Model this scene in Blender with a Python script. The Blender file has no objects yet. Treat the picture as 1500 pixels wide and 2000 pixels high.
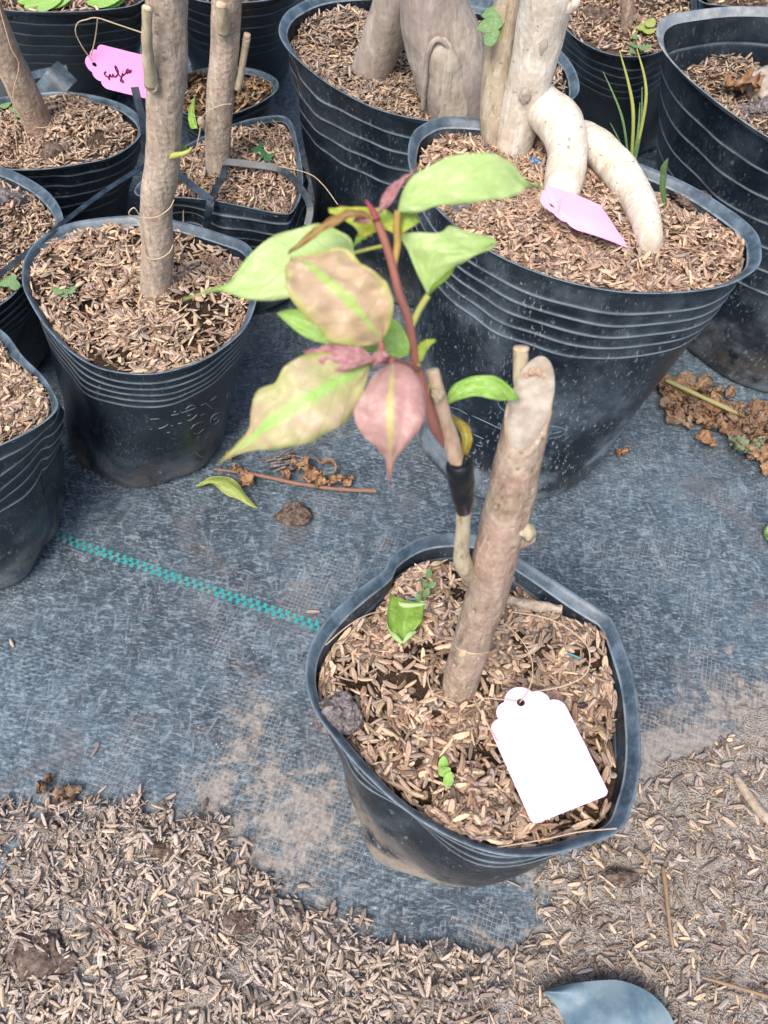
import bpy, math, random
import numpy as np
from mathutils import Vector, Matrix
from mathutils.geometry import tessellate_polygon
from mathutils.bvhtree import BVHTree

random.seed(7)
rng = np.random.default_rng(7)
S = bpy.context.scene
COL = S.collection

# ------------------------------------------------------------------ camera
CAM_H = 0.46
PITCH = math.radians(57.0)
ROLL = math.radians(3.0)
FPX = 1500.0
FWD = Vector((0, math.cos(PITCH), -math.sin(PITCH)))
R0 = Vector((1, 0, 0)); U0 = Vector((0, math.sin(PITCH), math.cos(PITCH)))
RT = R0 * math.cos(ROLL) + U0 * math.sin(ROLL)
UP = -R0 * math.sin(ROLL) + U0 * math.cos(ROLL)
CPOS = Vector((0, 0, CAM_H))
cd = bpy.data.cameras.new('camera'); cam = bpy.data.objects.new('camera', cd); COL.objects.link(cam)
m3 = Matrix((RT, UP, -FWD)).transposed()
cam.matrix_world = Matrix.Translation(CPOS) @ m3.to_4x4()
cd.sensor_fit = 'VERTICAL'; cd.sensor_height = 36.0; cd.lens = 27.0
cd.clip_start = 0.01; cd.clip_end = 200
cd.dof.use_dof = True; cd.dof.focus_distance = 0.43; cd.dof.aperture_fstop = 18.0
S.camera = cam

# ------------------------------------------------------------------ light
w = bpy.data.worlds.new('World'); S.world = w; w.use_nodes = True
wn = w.node_tree; bg = wn.nodes['Background']
sky = wn.nodes.new('ShaderNodeTexSky'); sky.sky_type = 'NISHITA'; sky.sun_disc = False
SUN_EL, SUN_AZ = math.radians(57), math.radians(-158)
sky.sun_elevation = SUN_EL; sky.sun_rotation = SUN_AZ
sky.air_density = 1.0; sky.dust_density = 4.0; sky.ozone_density = 1.0
wn.links.new(sky.outputs[0], bg.inputs[0]); bg.inputs[1].default_value = 0.12
sl = bpy.data.lights.new('sun', 'SUN'); sl.energy = 1.5; sl.angle = math.radians(30); sl.color = (1, 0.93, 0.86)
so = bpy.data.objects.new('sun', sl); COL.objects.link(so)
sd = Vector((math.cos(SUN_EL) * math.sin(SUN_AZ), math.cos(SUN_EL) * math.cos(SUN_AZ), math.sin(SUN_EL)))
so.rotation_euler = sd.to_track_quat('Z', 'Y').to_euler(); so.location = sd * 3
S.view_settings.view_transform = 'Standard'; S.view_settings.look = 'None'
S.view_settings.exposure = 1.05; S.view_settings.gamma = 1.0; S.view_settings.use_curve_mapping = False

# ------------------------------------------------------------------ placing helpers
def ray(px, py):
    return FWD + RT * ((px - 750) / FPX) - UP * ((py - 1000) / FPX)
def at_d(px, py, d): return CPOS + ray(px, py) * d
def at_z(px, py, z):
    r = ray(px, py); return CPOS + r * ((z - CAM_H) / r.z)
def at_y(px, py, y):
    r = ray(px, py); return CPOS + r * (y / r.y)
def depth(p): return (Vector(p) - CPOS).dot(FWD)

class Noise:
    """smooth sum-of-waves noise on numpy arrays"""
    def __init__(s, seed, freq, octaves=3, dims=2):
        r = np.random.default_rng(seed); s.k = []; a = 1.0; f = freq
        for o in range(octaves):
            for j in range(6):
                d = r.normal(size=dims); d /= np.linalg.norm(d)
                s.k.append((d * f * r.uniform(.7, 1.3) * 2 * math.pi, r.uniform(0, 6.28), a / 2.6))
            a *= .5; f *= 2.1
    def __call__(s, *xs):
        t = 0
        for k, ph, a in s.k:
            t = t + a * np.sin(sum(k[i] * xs[i] for i in range(len(xs))) + ph)
        return t

# ------------------------------------------------------------------ object helpers
def mesh_obj(name, V, F, mat, parent=None, smooth=True, uv=None, col=None, fattr=None):
    me = bpy.data.meshes.new(name)
    V = np.asarray(V, dtype=np.float64).reshape(-1, 3)
    me.from_pydata([tuple(v) for v in V] if not isinstance(F, np.ndarray) else [], [], F if not isinstance(F, np.ndarray) else [])
    if isinstance(F, np.ndarray):
        me.vertices.add(len(V)); me.vertices.foreach_set('co', V.ravel())
        n, k = F.shape
        me.loops.add(n * k); me.loops.foreach_set('vertex_index', F.astype(np.int32).ravel())
        me.polygons.add(n)
        me.polygons.foreach_set('loop_start', (np.arange(n) * k).astype(np.int32))
        me.update(calc_edges=True)
    if smooth: me.polygons.foreach_set('use_smooth', [True] * len(me.polygons))
    if uv is not None:
        ul = me.uv_layers.new(name='UVMap')
        li = np.zeros(len(me.loops), dtype=np.int32); me.loops.foreach_get('vertex_index', li)
        ul.data.foreach_set('uv', np.asarray(uv, dtype=np.float32)[li].ravel())
    if col is not None:
        ca = me.color_attributes.new('col', 'FLOAT_COLOR', 'POINT')
        c4 = np.ones((len(V), 4), dtype=np.float32); c4[:, :3] = col
        ca.data.foreach_set('color', c4.ravel())
    if fattr is not None:
        for k, a in fattr.items():
            at = me.attributes.new(k, 'FLOAT', 'POINT'); at.data.foreach_set('value', np.asarray(a, dtype=np.float32))
    if mat is not None: me.materials.append(mat)
    me.validate()
    o = bpy.data.objects.new(name, me); COL.objects.link(o)
    if parent is not None:
        o.parent = parent
        # vertices are given in world space: move them into the parent's space
        W = Matrix(); q = parent
        while q is not None: W = q.matrix_basis @ W; q = q.parent
        me.transform(W.inverted())
    return o
def thing(name, label, cat, loc, group=None):
    o = bpy.data.objects.new(name, None); COL.objects.link(o); o.location = loc
    o.matrix_basis = Matrix.Translation(Vector(loc))
    o.empty_display_size = .01
    o['label'] = label; o['category'] = cat
    if group: o['group'] = group
    return o
def tag(o, label, cat, group=None):
    o['label'] = label; o['category'] = cat
    if group: o['group'] = group
    return o
def recentre(o):
    me = o.data; n = len(me.vertices); a = np.zeros(n * 3); me.vertices.foreach_get('co', a); a = a.reshape(-1, 3)
    c = Vector((a[:, 0].mean(), a[:, 1].mean(), a[:, 2].min()))
    me.transform(Matrix.Translation(-c)); o.location = c; o.matrix_basis = Matrix.Translation(c)
    return o

# ------------------------------------------------------------------ node helpers
class N:
    def __init__(s, name):
        s.m = bpy.data.materials.new(name); s.m.use_nodes = True; s.t = s.m.node_tree
        s.b = s.t.nodes['Principled BSDF']; s.out = s.t.nodes['Material Output']
    def node(s, typ, **kw):
        n = s.t.nodes.new(typ)
        for k, v in kw.items(): setattr(n, k, v)
        return n
    def lk(s, a, b): s.t.links.new(a, b)
    def _in(s, sock, v):
        if hasattr(v, 'links') or hasattr(v, 'is_output'): s.lk(v, sock)
        elif isinstance(v, (tuple, list)) and len(v) == 3 and sock.type == 'RGBA': sock.default_value = (*v, 1)
        else: sock.default_value = v
    def math(s, op, a, b=0.0, c=None, clamp=False):
        n = s.node('ShaderNodeMath', operation=op); n.use_clamp = clamp
        s._in(n.inputs[0], a); s._in(n.inputs[1], b)
        if c is not None: s._in(n.inputs[2], c)
        return n.outputs[0]
    def mix(s, f, a, b, blend='MIX'):
        n = s.node('ShaderNodeMix', data_type='RGBA'); n.blend_type = blend
        s._in(n.inputs[0], f); s._in(n.inputs[6], a); s._in(n.inputs[7], b)
        return n.outputs[2]
    def coord(s, which='Object'): return s.node('ShaderNodeTexCoord').outputs[which]
    def mapping(s, vec, scale=(1, 1, 1), rot=(0, 0, 0), loc=(0, 0, 0)):
        n = s.node('ShaderNodeMapping'); s.lk(vec, n.inputs[0])
        n.inputs['Scale'].default_value = scale; n.inputs['Rotation'].default_value = rot; n.inputs['Location'].default_value = loc
        return n.outputs[0]
    def noise(s, vec, scale, detail=4, rough=.6, dist=0.0):
        n = s.node('ShaderNodeTexNoise'); s.lk(vec, n.inputs['Vector'])
        n.inputs['Scale'].default_value = scale; n.inputs['Detail'].default_value = detail
        n.inputs['Roughness'].default_value = rough; n.inputs['Distortion'].default_value = dist
        return n.outputs['Fac']
    def vor(s, vec, scale, feature='F1', out='Distance', rnd=1.0):
        n = s.node('ShaderNodeTexVoronoi', feature=feature); s.lk(vec, n.inputs['Vector'])
        n.inputs['Scale'].default_value = scale; n.inputs['Randomness'].default_value = rnd
        return n.outputs[out]
    def ramp(s, f, lo, hi, a=0.0, b=1.0):
        n = s.node('ShaderNodeMapRange'); n.interpolation_type = 'SMOOTHSTEP'
        s._in(n.inputs['Value'], f)
        n.inputs['From Min'].default_value = lo; n.inputs['From Max'].default_value = hi
        n.inputs['To Min'].default_value = a; n.inputs['To Max'].default_value = b
        return n.outputs[0]
    def attr(s, name, out='Fac'):
        n = s.node('ShaderNodeAttribute'); n.attribute_name = name; return n.outputs[out]
    def bump(s, h, dist, strength=1.0):
        n = s.node('ShaderNodeBump'); s._in(n.inputs['Height'], h)
        n.inputs['Distance'].default_value = dist; n.inputs['Strength'].default_value = strength
        s.lk(n.outputs[0], s.b.inputs['Normal']); return n
    def fin(s, color, rough=.7, spec=.5, **kw):
        s._in(s.b.inputs['Base Color'], color); s._in(s.b.inputs['Roughness'], rough)
        s._in(s.b.inputs['Specular IOR Level'], spec)
        for k, v in kw.items(): s._in(s.b.inputs[k], v)
        return s.m

# ------------------------------------------------------------------ materials
def mat_plastic(name, dust=.5, tan=.2, seed=0.0, mudh=.34):
    n = N(name); P = n.mapping(n.coord(), loc=(seed, seed * 1.7, 0))
    ht = n.attr('ht')                                  # 0 at the ground, 1 at the rim
    base = n.mix(n.noise(P, 30, 3), (.003, .007, .012), (.009, .017, .027))
    haze = n.ramp(n.noise(P, 22, 5, .65), .42, .72)
    low = n.ramp(ht, .05, .62, 1.0, 0.0)
    hz = n.math('MULTIPLY', haze, n.math('MULTIPLY_ADD', low, .95 * dust, .30 * dust))
    c = n.mix(hz, base, (.17, .225, .27))
    c = n.mix(n.math('MULTIPLY', n.attr('rib'), n.ramp(n.noise(P, 60, 3), .25, .6, .35, .8)), c, (.20, .25, .28))
    # scuffs: short pale scratches running round and down
    sc = n.noise(n.mapping(P, scale=(1, 1, .4), rot=(.5, .6, 0)), 480, 3, .8)
    scm = n.math('MULTIPLY', n.ramp(sc, .57, .66), n.ramp(n.noise(P, 45, 3), .38, .58))
    scm = n.math('MULTIPLY', scm, n.math('MULTIPLY_ADD', low, .6 * dust, .30 * dust + .08))
    c = n.mix(scm, c, (.34, .38, .42))
    sp = n.noise(n.mapping(P, scale=(1, 1, .5), rot=(.4, .3, 0)), 1100, 2, .6); spm = n.math('MULTIPLY', n.ramp(sp, .66, .74), n.ramp(n.noise(P, 70, 2), .42, .6))
    c = n.mix(n.math('MULTIPLY', spm, .35), c, (.45, .48, .50))
    mud = n.math('MULTIPLY', n.ramp(ht, .02, mudh, 1.0, 0.0), n.ramp(n.noise(P, 60, 6, .7), .36, .6))
    c = n.mix(n.math('MULTIPLY', mud, min(1, tan * 2.2)), c, (.30, .25, .20))
    n.bump(n.math('ADD', n.noise(P, 120, 4), n.math('MULTIPLY', sc, .25)), .0006, .55)
    r = n.math('MULTIPLY_ADD', hz, .5, .36)
    return n.fin(c, r, .55)
PL_A = mat_plastic('plastic_front', .8, .8, 1, .62)
PL_B = mat_plastic('plastic_left', .28, .12, 2)
PL_K = mat_plastic('plastic_right', 1.2, .06, 3)
PL_C = mat_plastic('plastic_dull', .6, .2, 4)
PL_M = mat_plastic('plastic_big', .55, .1, 6)
n = N('plastic_rim'); P = n.coord()
c = n.mix(n.ramp(n.noise(P, 90, 5, .65), .35, .7), (.022, .042, .062), (.095, .14, .18))
c = n.mix(n.math('MULTIPLY', n.ramp(n.noise(P, 420, 5, .8), .55, .75), .35), c, (.26, .29, .31))
c = n.mix(n.math('MULTIPLY', n.attr('rib'), n.ramp(n.noise(P, 130, 3), .35, .6, .3, .85)), c, (.24, .29, .32))
n.bump(n.noise(P, 150, 3), .0005, .4); PL_RIM = n.fin(c, .42, .6)
n = N('plastic_rim_pale'); P = n.coord()
c = n.mix(n.ramp(n.noise(P, 70, 5, .65), .35, .7), (.14, .17, .19), (.33, .34, .33))
PL_RIM2 = n.fin(c, .5, .5)
n = N('plastic_strap'); P = n.coord()
c = n.mix(n.ramp(n.noise(P, 120, 4), .35, .7), (.006, .011, .017), (.03, .05, .07)); PL_STRAP = n.fin(c, .42, .5)
n = N('plastic_shard'); P = n.coord()
c = n.mix(n.ramp(n.noise(P, 45, 5, .65), .35, .68), (.085, .15, .20), (.21, .29, .33))
c = n.mix(n.math('MULTIPLY', n.ramp(n.noise(P, 70, 5, .7), .6, .72), .7), c, (.30, .25, .2)); PL_SHARD = n.fin(c, .5, .5)

def mat_husk():
    n = N('rice_husk'); P = n.coord()
    v = n.noise(P, 900, 3, .6); v2 = n.noise(P, 2500, 2, .6)
    c = n.mix(n.ramp(v, .3, .75, 0, .45), n.attr('col', 'Color'), (.62, .50, .36), 'MULTIPLY')
    c = n.mix(n.ramp(v2, .55, .8, 0, .35), c, (.55, .47, .37))
    n.bump(v2, .0004, .8)
    return n.fin(c, .82, .15)
HUSK = mat_husk()
def mat_soil(name, c1, c2, c3, sc=1.0):
    n = N(name); P = n.coord()
    a = n.noise(P, 160 * sc, 6, .7); b = n.noise(P, 900 * sc, 4, .7); g = n.vor(P, 1100 * sc)
    c = n.mix(n.ramp(a, .35, .68), c1, c2); c = n.mix(n.ramp(b, .55, .72, 0, .8), c, c3)
    c = n.mix(n.ramp(g, .1, .5, .45, 0), c, (.02, .014, .01))
    n.bump(n.math('ADD', n.math('MULTIPLY', a, 1.5), n.math('ADD', b, g)), .0016, .9)
    return n.fin(c, .9, .2)
SOIL_DARK = mat_soil('soil_dark', (.030, .017, .010), (.085, .050, .030), (.16, .11, .07))
SOIL_MID = mat_soil('soil_mid', (.075, .048, .032), (.17, .12, .085), (.26, .20, .15))
SOIL_GREY = mat_soil('soil_grey', (.29, .255, .225), (.42, .38, .335), (.53, .485, .43), .8)
n = N('clod_grey'); P = n.coord()
c = n.mix(n.ramp(n.noise(P, 260, 7, .75), .35, .7), (.075, .055, .050), (.36, .33, .33))
c = n.mix(n.ramp(n.noise(P, 900, 3, .7), .55, .7, 0, .7), c, (.5, .47, .47))
n.bump(n.noise(P, 500, 5, .75), .0015, 1.0); CLOD = n.fin(c, .9, .2)
n = N('clod_brown'); P = n.coord()
c = n.mix(n.ramp(n.noise(P, 260, 7, .75), .35, .7), (.07, .045, .035), (.27, .21, .17))
n.bump(n.noise(P, 500, 5, .75), .0015, 1.0); CLOD_B = n.fin(c, .9, .2)

def mat_bark(name, c1, c2, c3, stretch=.22, sc=1.0, bump=.0009, spots=.5, red=None, crack=.6, marks=0.0):
    n = N(name); P = n.mapping(n.coord(), scale=(1, 1, stretch))
    Q = n.coord()
    a = n.noise(P, 330 * sc, 6, .65); b = n.noise(Q, 70 * sc, 4, .6); d = n.vor(Q, 330 * sc)
    c = n.mix(n.ramp(b, .35, .68), c1, c2); c = n.mix(n.ramp(a, .48, .7, 0, .75), c, c3)
    c = n.mix(n.ramp(a, .44, .30, 0, crack), c, tuple(x * .38 for x in c1))
    c = n.mix(n.math('MULTIPLY', n.ramp(d, .22, .12), n.math('MULTIPLY', n.ramp(n.noise(Q, 180, 1), .5, .55), spots)), c, tuple(min(.6, x * 1.5) for x in c3))
    if marks:
        mk = n.noise(n.mapping(Q, scale=(1, 1, 1.6)), 260, 2, .5)
        c = n.mix(n.math('MULTIPLY', n.ramp(mk, .66, .72), marks), c, tuple(x * .35 for x in c1))
        c = n.mix(n.math('MULTIPLY', n.ramp(n.noise(Q, 55, 6, .75), .52, .66), marks * .6), c, tuple(x * .72 for x in c1))
    if red:
        f = n.math('MULTIPLY', n.ramp(n.noise(Q, 30, 3), .42, .62), .55); c = n.mix(f, c, red)
    n.bump(n.math('ADD', a, n.math('MULTIPLY', d, .35)), bump, .9)
    return n.fin(c, .85, .2)
BARK = mat_bark('bark_brown', (.29, .215, .155), (.42, .33, .25), (.54, .44, .35), red=(.36, .22, .18), bump=.0016, marks=.5)
BARK_L = mat_bark('bark_grey_brown', (.34, .27, .21), (.46, .375, .295), (.57, .49, .39), bump=.0015, marks=.6)
BARK_P = mat_bark('bark_pale', (.54, .47, .37), (.68, .63, .54), (.80, .78, .71), sc=.9, bump=.0008, spots=.0, crack=.35, marks=.75)
BARK_TAN_SHADE = mat_bark('bark_tan_shaded', (.33, .27, .19), (.44, .375, .28), (.54, .48, .38), sc=.8, bump=.0009, spots=.4, marks=.6)  # yellow-tan bark, its colour darkened to stand in for shade on the rear limb
SCARW = mat_bark('scar_wood', (.36, .30, .23), (.47, .41, .33), (.56, .51, .43), sc=.8, stretch=.12, bump=.0009, spots=.0)
BARK_M = mat_bark('bark_mauve', (.29, .245, .205), (.43, .375, .31), (.50, .46, .385), sc=.7, bump=.0009, spots=.0, red=(.33, .265, .25))
SCION = mat_bark('scion_bark', (.36, .24, .16), (.46, .33, .23), (.55, .42, .31), sc=1.3, bump=.0003, spots=.3)
SCION_L = mat_bark('scion_pale', (.36, .30, .20), (.45, .385, .27), (.53, .47, .35), sc=1.4, bump=.0003, spots=.2)
WOOD = mat_bark('cut_wood_fresh', (.46, .33, .21), (.62, .49, .34), (.74, .64, .48), sc=1.5, bump=.0006, spots=0)
n = N('cut_wood_weathered'); P = n.coord()
c = n.mix(n.ramp(n.noise(P, 160, 5, .65), .35, .7), (.30, .25, .205), (.46, .41, .345))
c = n.mix(n.ramp(n.noise(P, 90, 2), .62, .72, 0, .7), c, (.20, .17, .15))
n.bump(n.noise(P, 600, 5, .7), .0006, .7); CUT = n.fin(c, .85, .2)
n = N('black_tape'); n.bump(n.noise(n.coord(), 220, 3), .0006, .5); TAPE = n.fin((.006, .007, .008), .28, .5)
n = N('string'); STRING = n.fin(n.mix(n.noise(n.coord(), 700, 2), (.36, .25, .15), (.60, .48, .34)), .8, .2)
def mat_paper(name, c1, c2):
    n = N(name); return n.fin(n.mix(n.ramp(n.noise(n.coord(), 40, 2), .3, .7), c1, c2), .45, .4)
PAPER_W = mat_paper('tag_pale_pink', (.93, .55, .83), (.94, .60, .86))
PAPER_P = mat_paper('tag_pink', (.95, .36, .68), (.97, .40, .72))
PAPER_R = mat_paper('tag_rose', (.93, .44, .73), (.95, .52, .79))
n = N('marker_ink'); INK = n.fin((.10, .005, .05), .5, .3)

def mat_leaf(name, body, body2, mid, edge=None, midw=.10, edgew=.22, vein=.35, trans=.34, rough=.38):
    n = N(name)
    uv = n.node('ShaderNodeUVMap').outputs[0]; sx = n.node('ShaderNodeSeparateXYZ'); n.lk(uv, sx.inputs[0])
    u, v = sx.outputs[0], sx.outputs[1]; P = n.coord()
    av = n.math('ABSOLUTE', n.math('MULTIPLY_ADD', v, 2.0, -1.0))
    nz = n.noise(P, 170, 4, .6); nf = n.noise(P, 600, 3, .6)
    c = n.mix(n.ramp(n.noise(P, 75, 4), .38, .64), body, body2)
    if edge:
        e = n.math('ADD', av, n.math('MULTIPLY_ADD', nz, .7, -.35)); c = n.mix(n.ramp(e, 1 - edgew, 1.05), c, edge)
    # side veins: chevrons
    sv = n.math('MULTIPLY_ADD', av, -.22, u); fr = n.math('FRACT', n.math('MULTIPLY', sv, 8.0))
    vl = n.math('ABSOLUTE', n.math('SUBTRACT', fr, .5)); vm = n.ramp(vl, .075, .02)
    c = n.mix(n.math('MULTIPLY', vm, vein), c, mid)
    mw = n.math('ADD', av, n.math('MULTIPLY_ADD', nz, midw * 2.4, -midw * 1.2))
    c = n.mix(n.ramp(mw, midw * 1.9, midw * .35), c, mid)
    c = n.mix(n.ramp(nf, .5, .75, 0, .18), c, (.9, .9, .7))
    n.bump(n.math('ADD', n.math('MULTIPLY', vm, -.5), n.math('MULTIPLY', nf, .5)), .0004, .6)
    n.fin(c, rough, .4)
    tr = n.node('ShaderNodeBsdfTranslucent'); n.lk(c, tr.inputs[0])
    mx = n.node('ShaderNodeMixShader'); mx.inputs[0].default_value = trans
    n.lk(n.b.outputs[0], mx.inputs[1]); n.lk(tr.outputs[0], mx.inputs[2]); n.lk(mx.outputs[0], n.out.inputs[0])
    return n.m
LEAF_PALE = mat_leaf('leaf_pale_green', (0.448, 0.616, 0.224), (0.504, 0.650, 0.280), (0.504, 0.694, 0.246), midw=.03, vein=.10)
LEAF_GREEN = mat_leaf('leaf_green', (0.314, 0.549, 0.101), (0.381, 0.605, 0.157), (0.448, 0.672, 0.179), midw=.05, vein=.25)
LEAF_BRIGHT = mat_leaf('leaf_bright', (.24, .42, .05), (.30, .48, .08), (.38, .55, .14), midw=.04, vein=.3)
LEAF_YEL = mat_leaf('leaf_yellow_green', (0.462, 0.517, 0.055), (0.374, 0.550, 0.088), (0.550, 0.550, 0.110), edge=(0.550, 0.396, 0.066), midw=.06)
LEAF_VAR = mat_leaf('leaf_bronze', (0.570, 0.422, 0.285), (0.524, 0.376, 0.228), (0.433, 0.570, 0.160), edge=(0.513, 0.524, 0.171), midw=.10, edgew=.30, vein=.30)
LEAF_VAR2 = mat_leaf('leaf_olive_bronze', (0.530, 0.520, 0.240), (0.570, 0.455, 0.300), (0.399, 0.661, 0.171), edge=(0.479, 0.524, 0.137), midw=.14, edgew=.16, vein=.22)
LEAF_PINK = mat_leaf('leaf_pink', (0.536, 0.296, 0.285), (0.570, 0.365, 0.319), (0.570, 0.513, 0.217), midw=.09, vein=.14)
LEAF_MAUVE = mat_leaf('leaf_mauve', (0.448, 0.202, 0.224), (0.504, 0.280, 0.280), (0.470, 0.246, 0.224), midw=.04, vein=.15)
LEAF_BRONZE = mat_leaf('leaf_copper', (.42, .24, .10), (.46, .32, .12), (.5, .42, .14), midw=.1)
LEAF_AMBER = mat_leaf('leaf_amber', (.43, .30, .045), (.38, .33, .05), (.45, .48, .10), midw=.14)
LEAF_DRY = mat_leaf('leaf_dry_brown', (.25, .125, .06), (.36, .21, .11), (.42, .28, .17), midw=.06, rough=.8, trans=.1)
LEAF_DRY2 = mat_leaf('leaf_dry_dull', (.17, .10, .06), (.26, .17, .11), (.34, .24, .16), midw=.06, rough=.85, trans=.1)
LEAF_WILT = mat_leaf('leaf_wilted', (.20, .24, .14), (.27, .31, .19), (.33, .36, .25), midw=.06, rough=.8)
LEAF_FALL = mat_leaf('leaf_fallen_yellow', (.36, .46, .11), (.44, .50, .14), (.50, .55, .2), edge=(.36, .40, .09), midw=.05)
WEED = mat_leaf('weed_green', (.17, .32, .12), (.23, .38, .16), (.28, .42, .2), midw=.05)
def flat(name, c, r=.6, k=.75):
    n = N(name); P = n.coord(); return n.fin(n.mix(n.noise(P, 300, 4), tuple(x * k for x in c), c), r, .3)
STEM_R = flat('stem_red', (.33, .13, .10), .5); STEM_G = flat('stem_green', (.40, .42, .11), .5)
STEM_Y = flat('stem_orange', (.42, .27, .08), .5); BUD = flat('bud_crimson', (.30, .05, .08), .5)
TWIG = flat('twig_brown', (.33, .18, .12), .8, .5); TWIG_L = flat('twig_tan', (.36, .24, .15), .8, .5)
TEAL_CHIP = flat('teal_chip', (.10, .27, .30)); BLUE_BIT = flat('blue_bit', (.01, .20, .48))
DARK_FLAKE = flat('dark_flake', (.04, .03, .035), .8)  # near-black colour of the small pebble itself

# fabric
p0 = at_z(118, 1050, 0); p1 = at_z(636, 1229, 0)
SD = (p1 - p0).normalized(); SANG = math.atan2(SD.y, SD.x)
PITCHW = 0.00262
n = N('woven_ground_cloth'); P = n.mapping(n.coord(), loc=(0, 0, 0))
Qn = n.node('ShaderNodeVectorRotate'); Qn.rotation_type = 'Z_AXIS'; n.lk(n.coord(), Qn.inputs['Vector'])
Qn.inputs['Center'].default_value = tuple(p0); Qn.inputs['Angle'].default_value = -SANG
sx = n.node('ShaderNodeSeparateXYZ'); n.lk(Qn.outputs[0], sx.inputs[0])
wob = n.math('MULTIPLY_ADD', n.noise(P, 25, 2), .0022, -.0011)
U = n.math('DIVIDE', n.math('SUBTRACT', n.math('ADD', sx.outputs[0], wob), p0.x), PITCHW)
W = n.math('DIVIDE', n.math('SUBTRACT', n.math('ADD', sx.outputs[1], wob), p0.y), PITCHW)
fu, fw = n.math('FRACT', U), n.math('FRACT', W)
par = n.math('MODULO', n.math('ABSOLUTE', n.math('ADD', n.math('FLOOR', U), n.math('FLOOR', W))), 2.0)
cu = n.math('MULTIPLY', n.math('ABSOLUTE', n.math('SUBTRACT', fu, .5)), 2.0)
cw = n.math('MULTIPLY', n.math('ABSOLUTE', n.math('SUBTRACT', fw, .5)), 2.0)
em = n.math('MAXIMUM', cu, cw); edge = n.ramp(em, .74, .98)
hu = n.math('SUBTRACT', 1.0, n.math('POWER', cu, 2.5)); hw = n.math('SUBTRACT', 1.0, n.math('POWER', cw, 2.5))
wh = n.node('ShaderNodeMix'); n.lk(par, wh.inputs[0]); n.lk(hu, wh.inputs[2]); n.lk(hw, wh.inputs[3]); wh = wh.outputs[0]
big = n.noise(P, 7, 5, .6, .6); med = n.noise(P, 38, 5, .65, .5)
fine = n.noise(n.mapping(P, scale=(1, 2.2, 1), rot=(0, 0, -SANG)), 520, 6, .8)
dust = n.attr('dust')
base = n.mix(par, (.024, .038, .052), (.034, .052, .069))
vis = n.ramp(n.math('ADD', n.math('MULTIPLY', big, .5), n.math('MULTIPLY', med, .5)), .34, .62)   # film of dust
film = n.math('MULTIPLY', vis, n.ramp(fine, .3, .62, .5, 1.0))
c = n.mix(n.math('MULTIPLY', film, .9), base, n.mix(n.ramp(fine, .3, .7), (.050, .082, .112), (.150, .205, .248)))
st_ = n.noise(n.mapping(P, scale=(1, 3.5, 1), rot=(0, 0, -SANG - .25)), 130, 6, .72, .8)
c = n.mix(n.math('MULTIPLY', n.ramp(st_, .50, .62), .7), c, (.225, .285, .325))
c = n.mix(n.math('MULTIPLY', n.ramp(st_, .46, .36), .7), c, (.026, .042, .057))
s2 = n.noise(n.mapping(P, scale=(2.4, 1, 1), rot=(0, 0, -SANG + .5)), 60, 8, .8, 1.5)
c = n.mix(n.math('MULTIPLY', n.ramp(s2, .52, .62), .5), c, (.27, .32, .35))
c = n.mix(n.math('MULTIPLY', n.ramp(s2, .46, .38), .5), c, (.024, .040, .054))
c = n.mix(n.math('MULTIPLY', n.ramp(n.noise(P, 14, 5, .6, 1.0), .52, .66), .45), c, (.115, .108, .108))
lines = n.math('MULTIPLY', edge, n.math('MULTIPLY', n.ramp(n.math('MULTIPLY_ADD', dust, .25, n.noise(P, 17, 5, .7, .6)), .50, .66), n.ramp(fine, .34, .52)))
c = n.mix(n.math('MULTIPLY', lines, .75), c, (.27, .29, .30))
tn_ = n.noise(P, 75, 9, .85, .3)
tanm = n.ramp(n.math('ADD', dust, n.math('MULTIPLY_ADD', tn_, 4.2, -2.35)), .18, .62)
tanc = n.mix(n.ramp(n.noise(P, 300, 6, .75), .35, .65), (.19, .165, .145), (.38, .335, .29))
c = n.mix(n.math('MULTIPLY', tanm, n.math('MULTIPLY_ADD', edge, .2, .75)), c, tanc)
spk = n.math('MULTIPLY', n.ramp(n.vor(P, 330), .2, .1), n.ramp(n.noise(P, 120, 1), .6, .64))
c = n.mix(n.math('MULTIPLY', spk, .8), c, (.48, .46, .42))
n.bump(n.math('ADD', n.math('MULTIPLY', wh, n.math('MULTIPLY', n.ramp(tanm, 0, 1, 1, .35), n.ramp(n.noise(P, 20, 4, .6, .5), .36, .62, .25, 1.0))), n.math('MULTIPLY', fine, .5)), .0006, .7)
FABRIC = n.fin(c, .62, .35)
n = N('teal_stripe'); P = n.coord()
c = n.mix(n.noise(P, 300, 3), (.015, .22, .23), (.04, .35, .34))
c = n.mix(n.ramp(n.noise(P, 75, 5, .7), .52, .66, 0, .85), c, (.22, .23, .21)); TEAL = n.fin(c, .5, .4)

# ------------------------------------------------------------------ geometry helpers
def cr(pts, n, closed=False):
    """Catmull-Rom resample of a list of vectors/tuples, n points"""
    A = np.array([list(p) for p in pts], dtype=float); m = len(A)
    if closed: idx = lambda i: A[i % m]; segs = m
    else: idx = lambda i: A[min(max(i, 0), m - 1)]; segs = m - 1
    out = []
    for k in range(n):
        t = k / n * segs if closed else k / (n - 1) * segs
        i = min(int(t), segs - 1); f = t - i
        a, b, c_, d = idx(i - 1), idx(i), idx(i + 1), idx(i + 2)
        out.append(.5 * ((2 * b) + (-a + c_) * f + (2 * a - 5 * b + 4 * c_ - d) * f * f + (-a + 3 * b - 3 * c_ + d) * f ** 3))
    return np.array(out)

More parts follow.
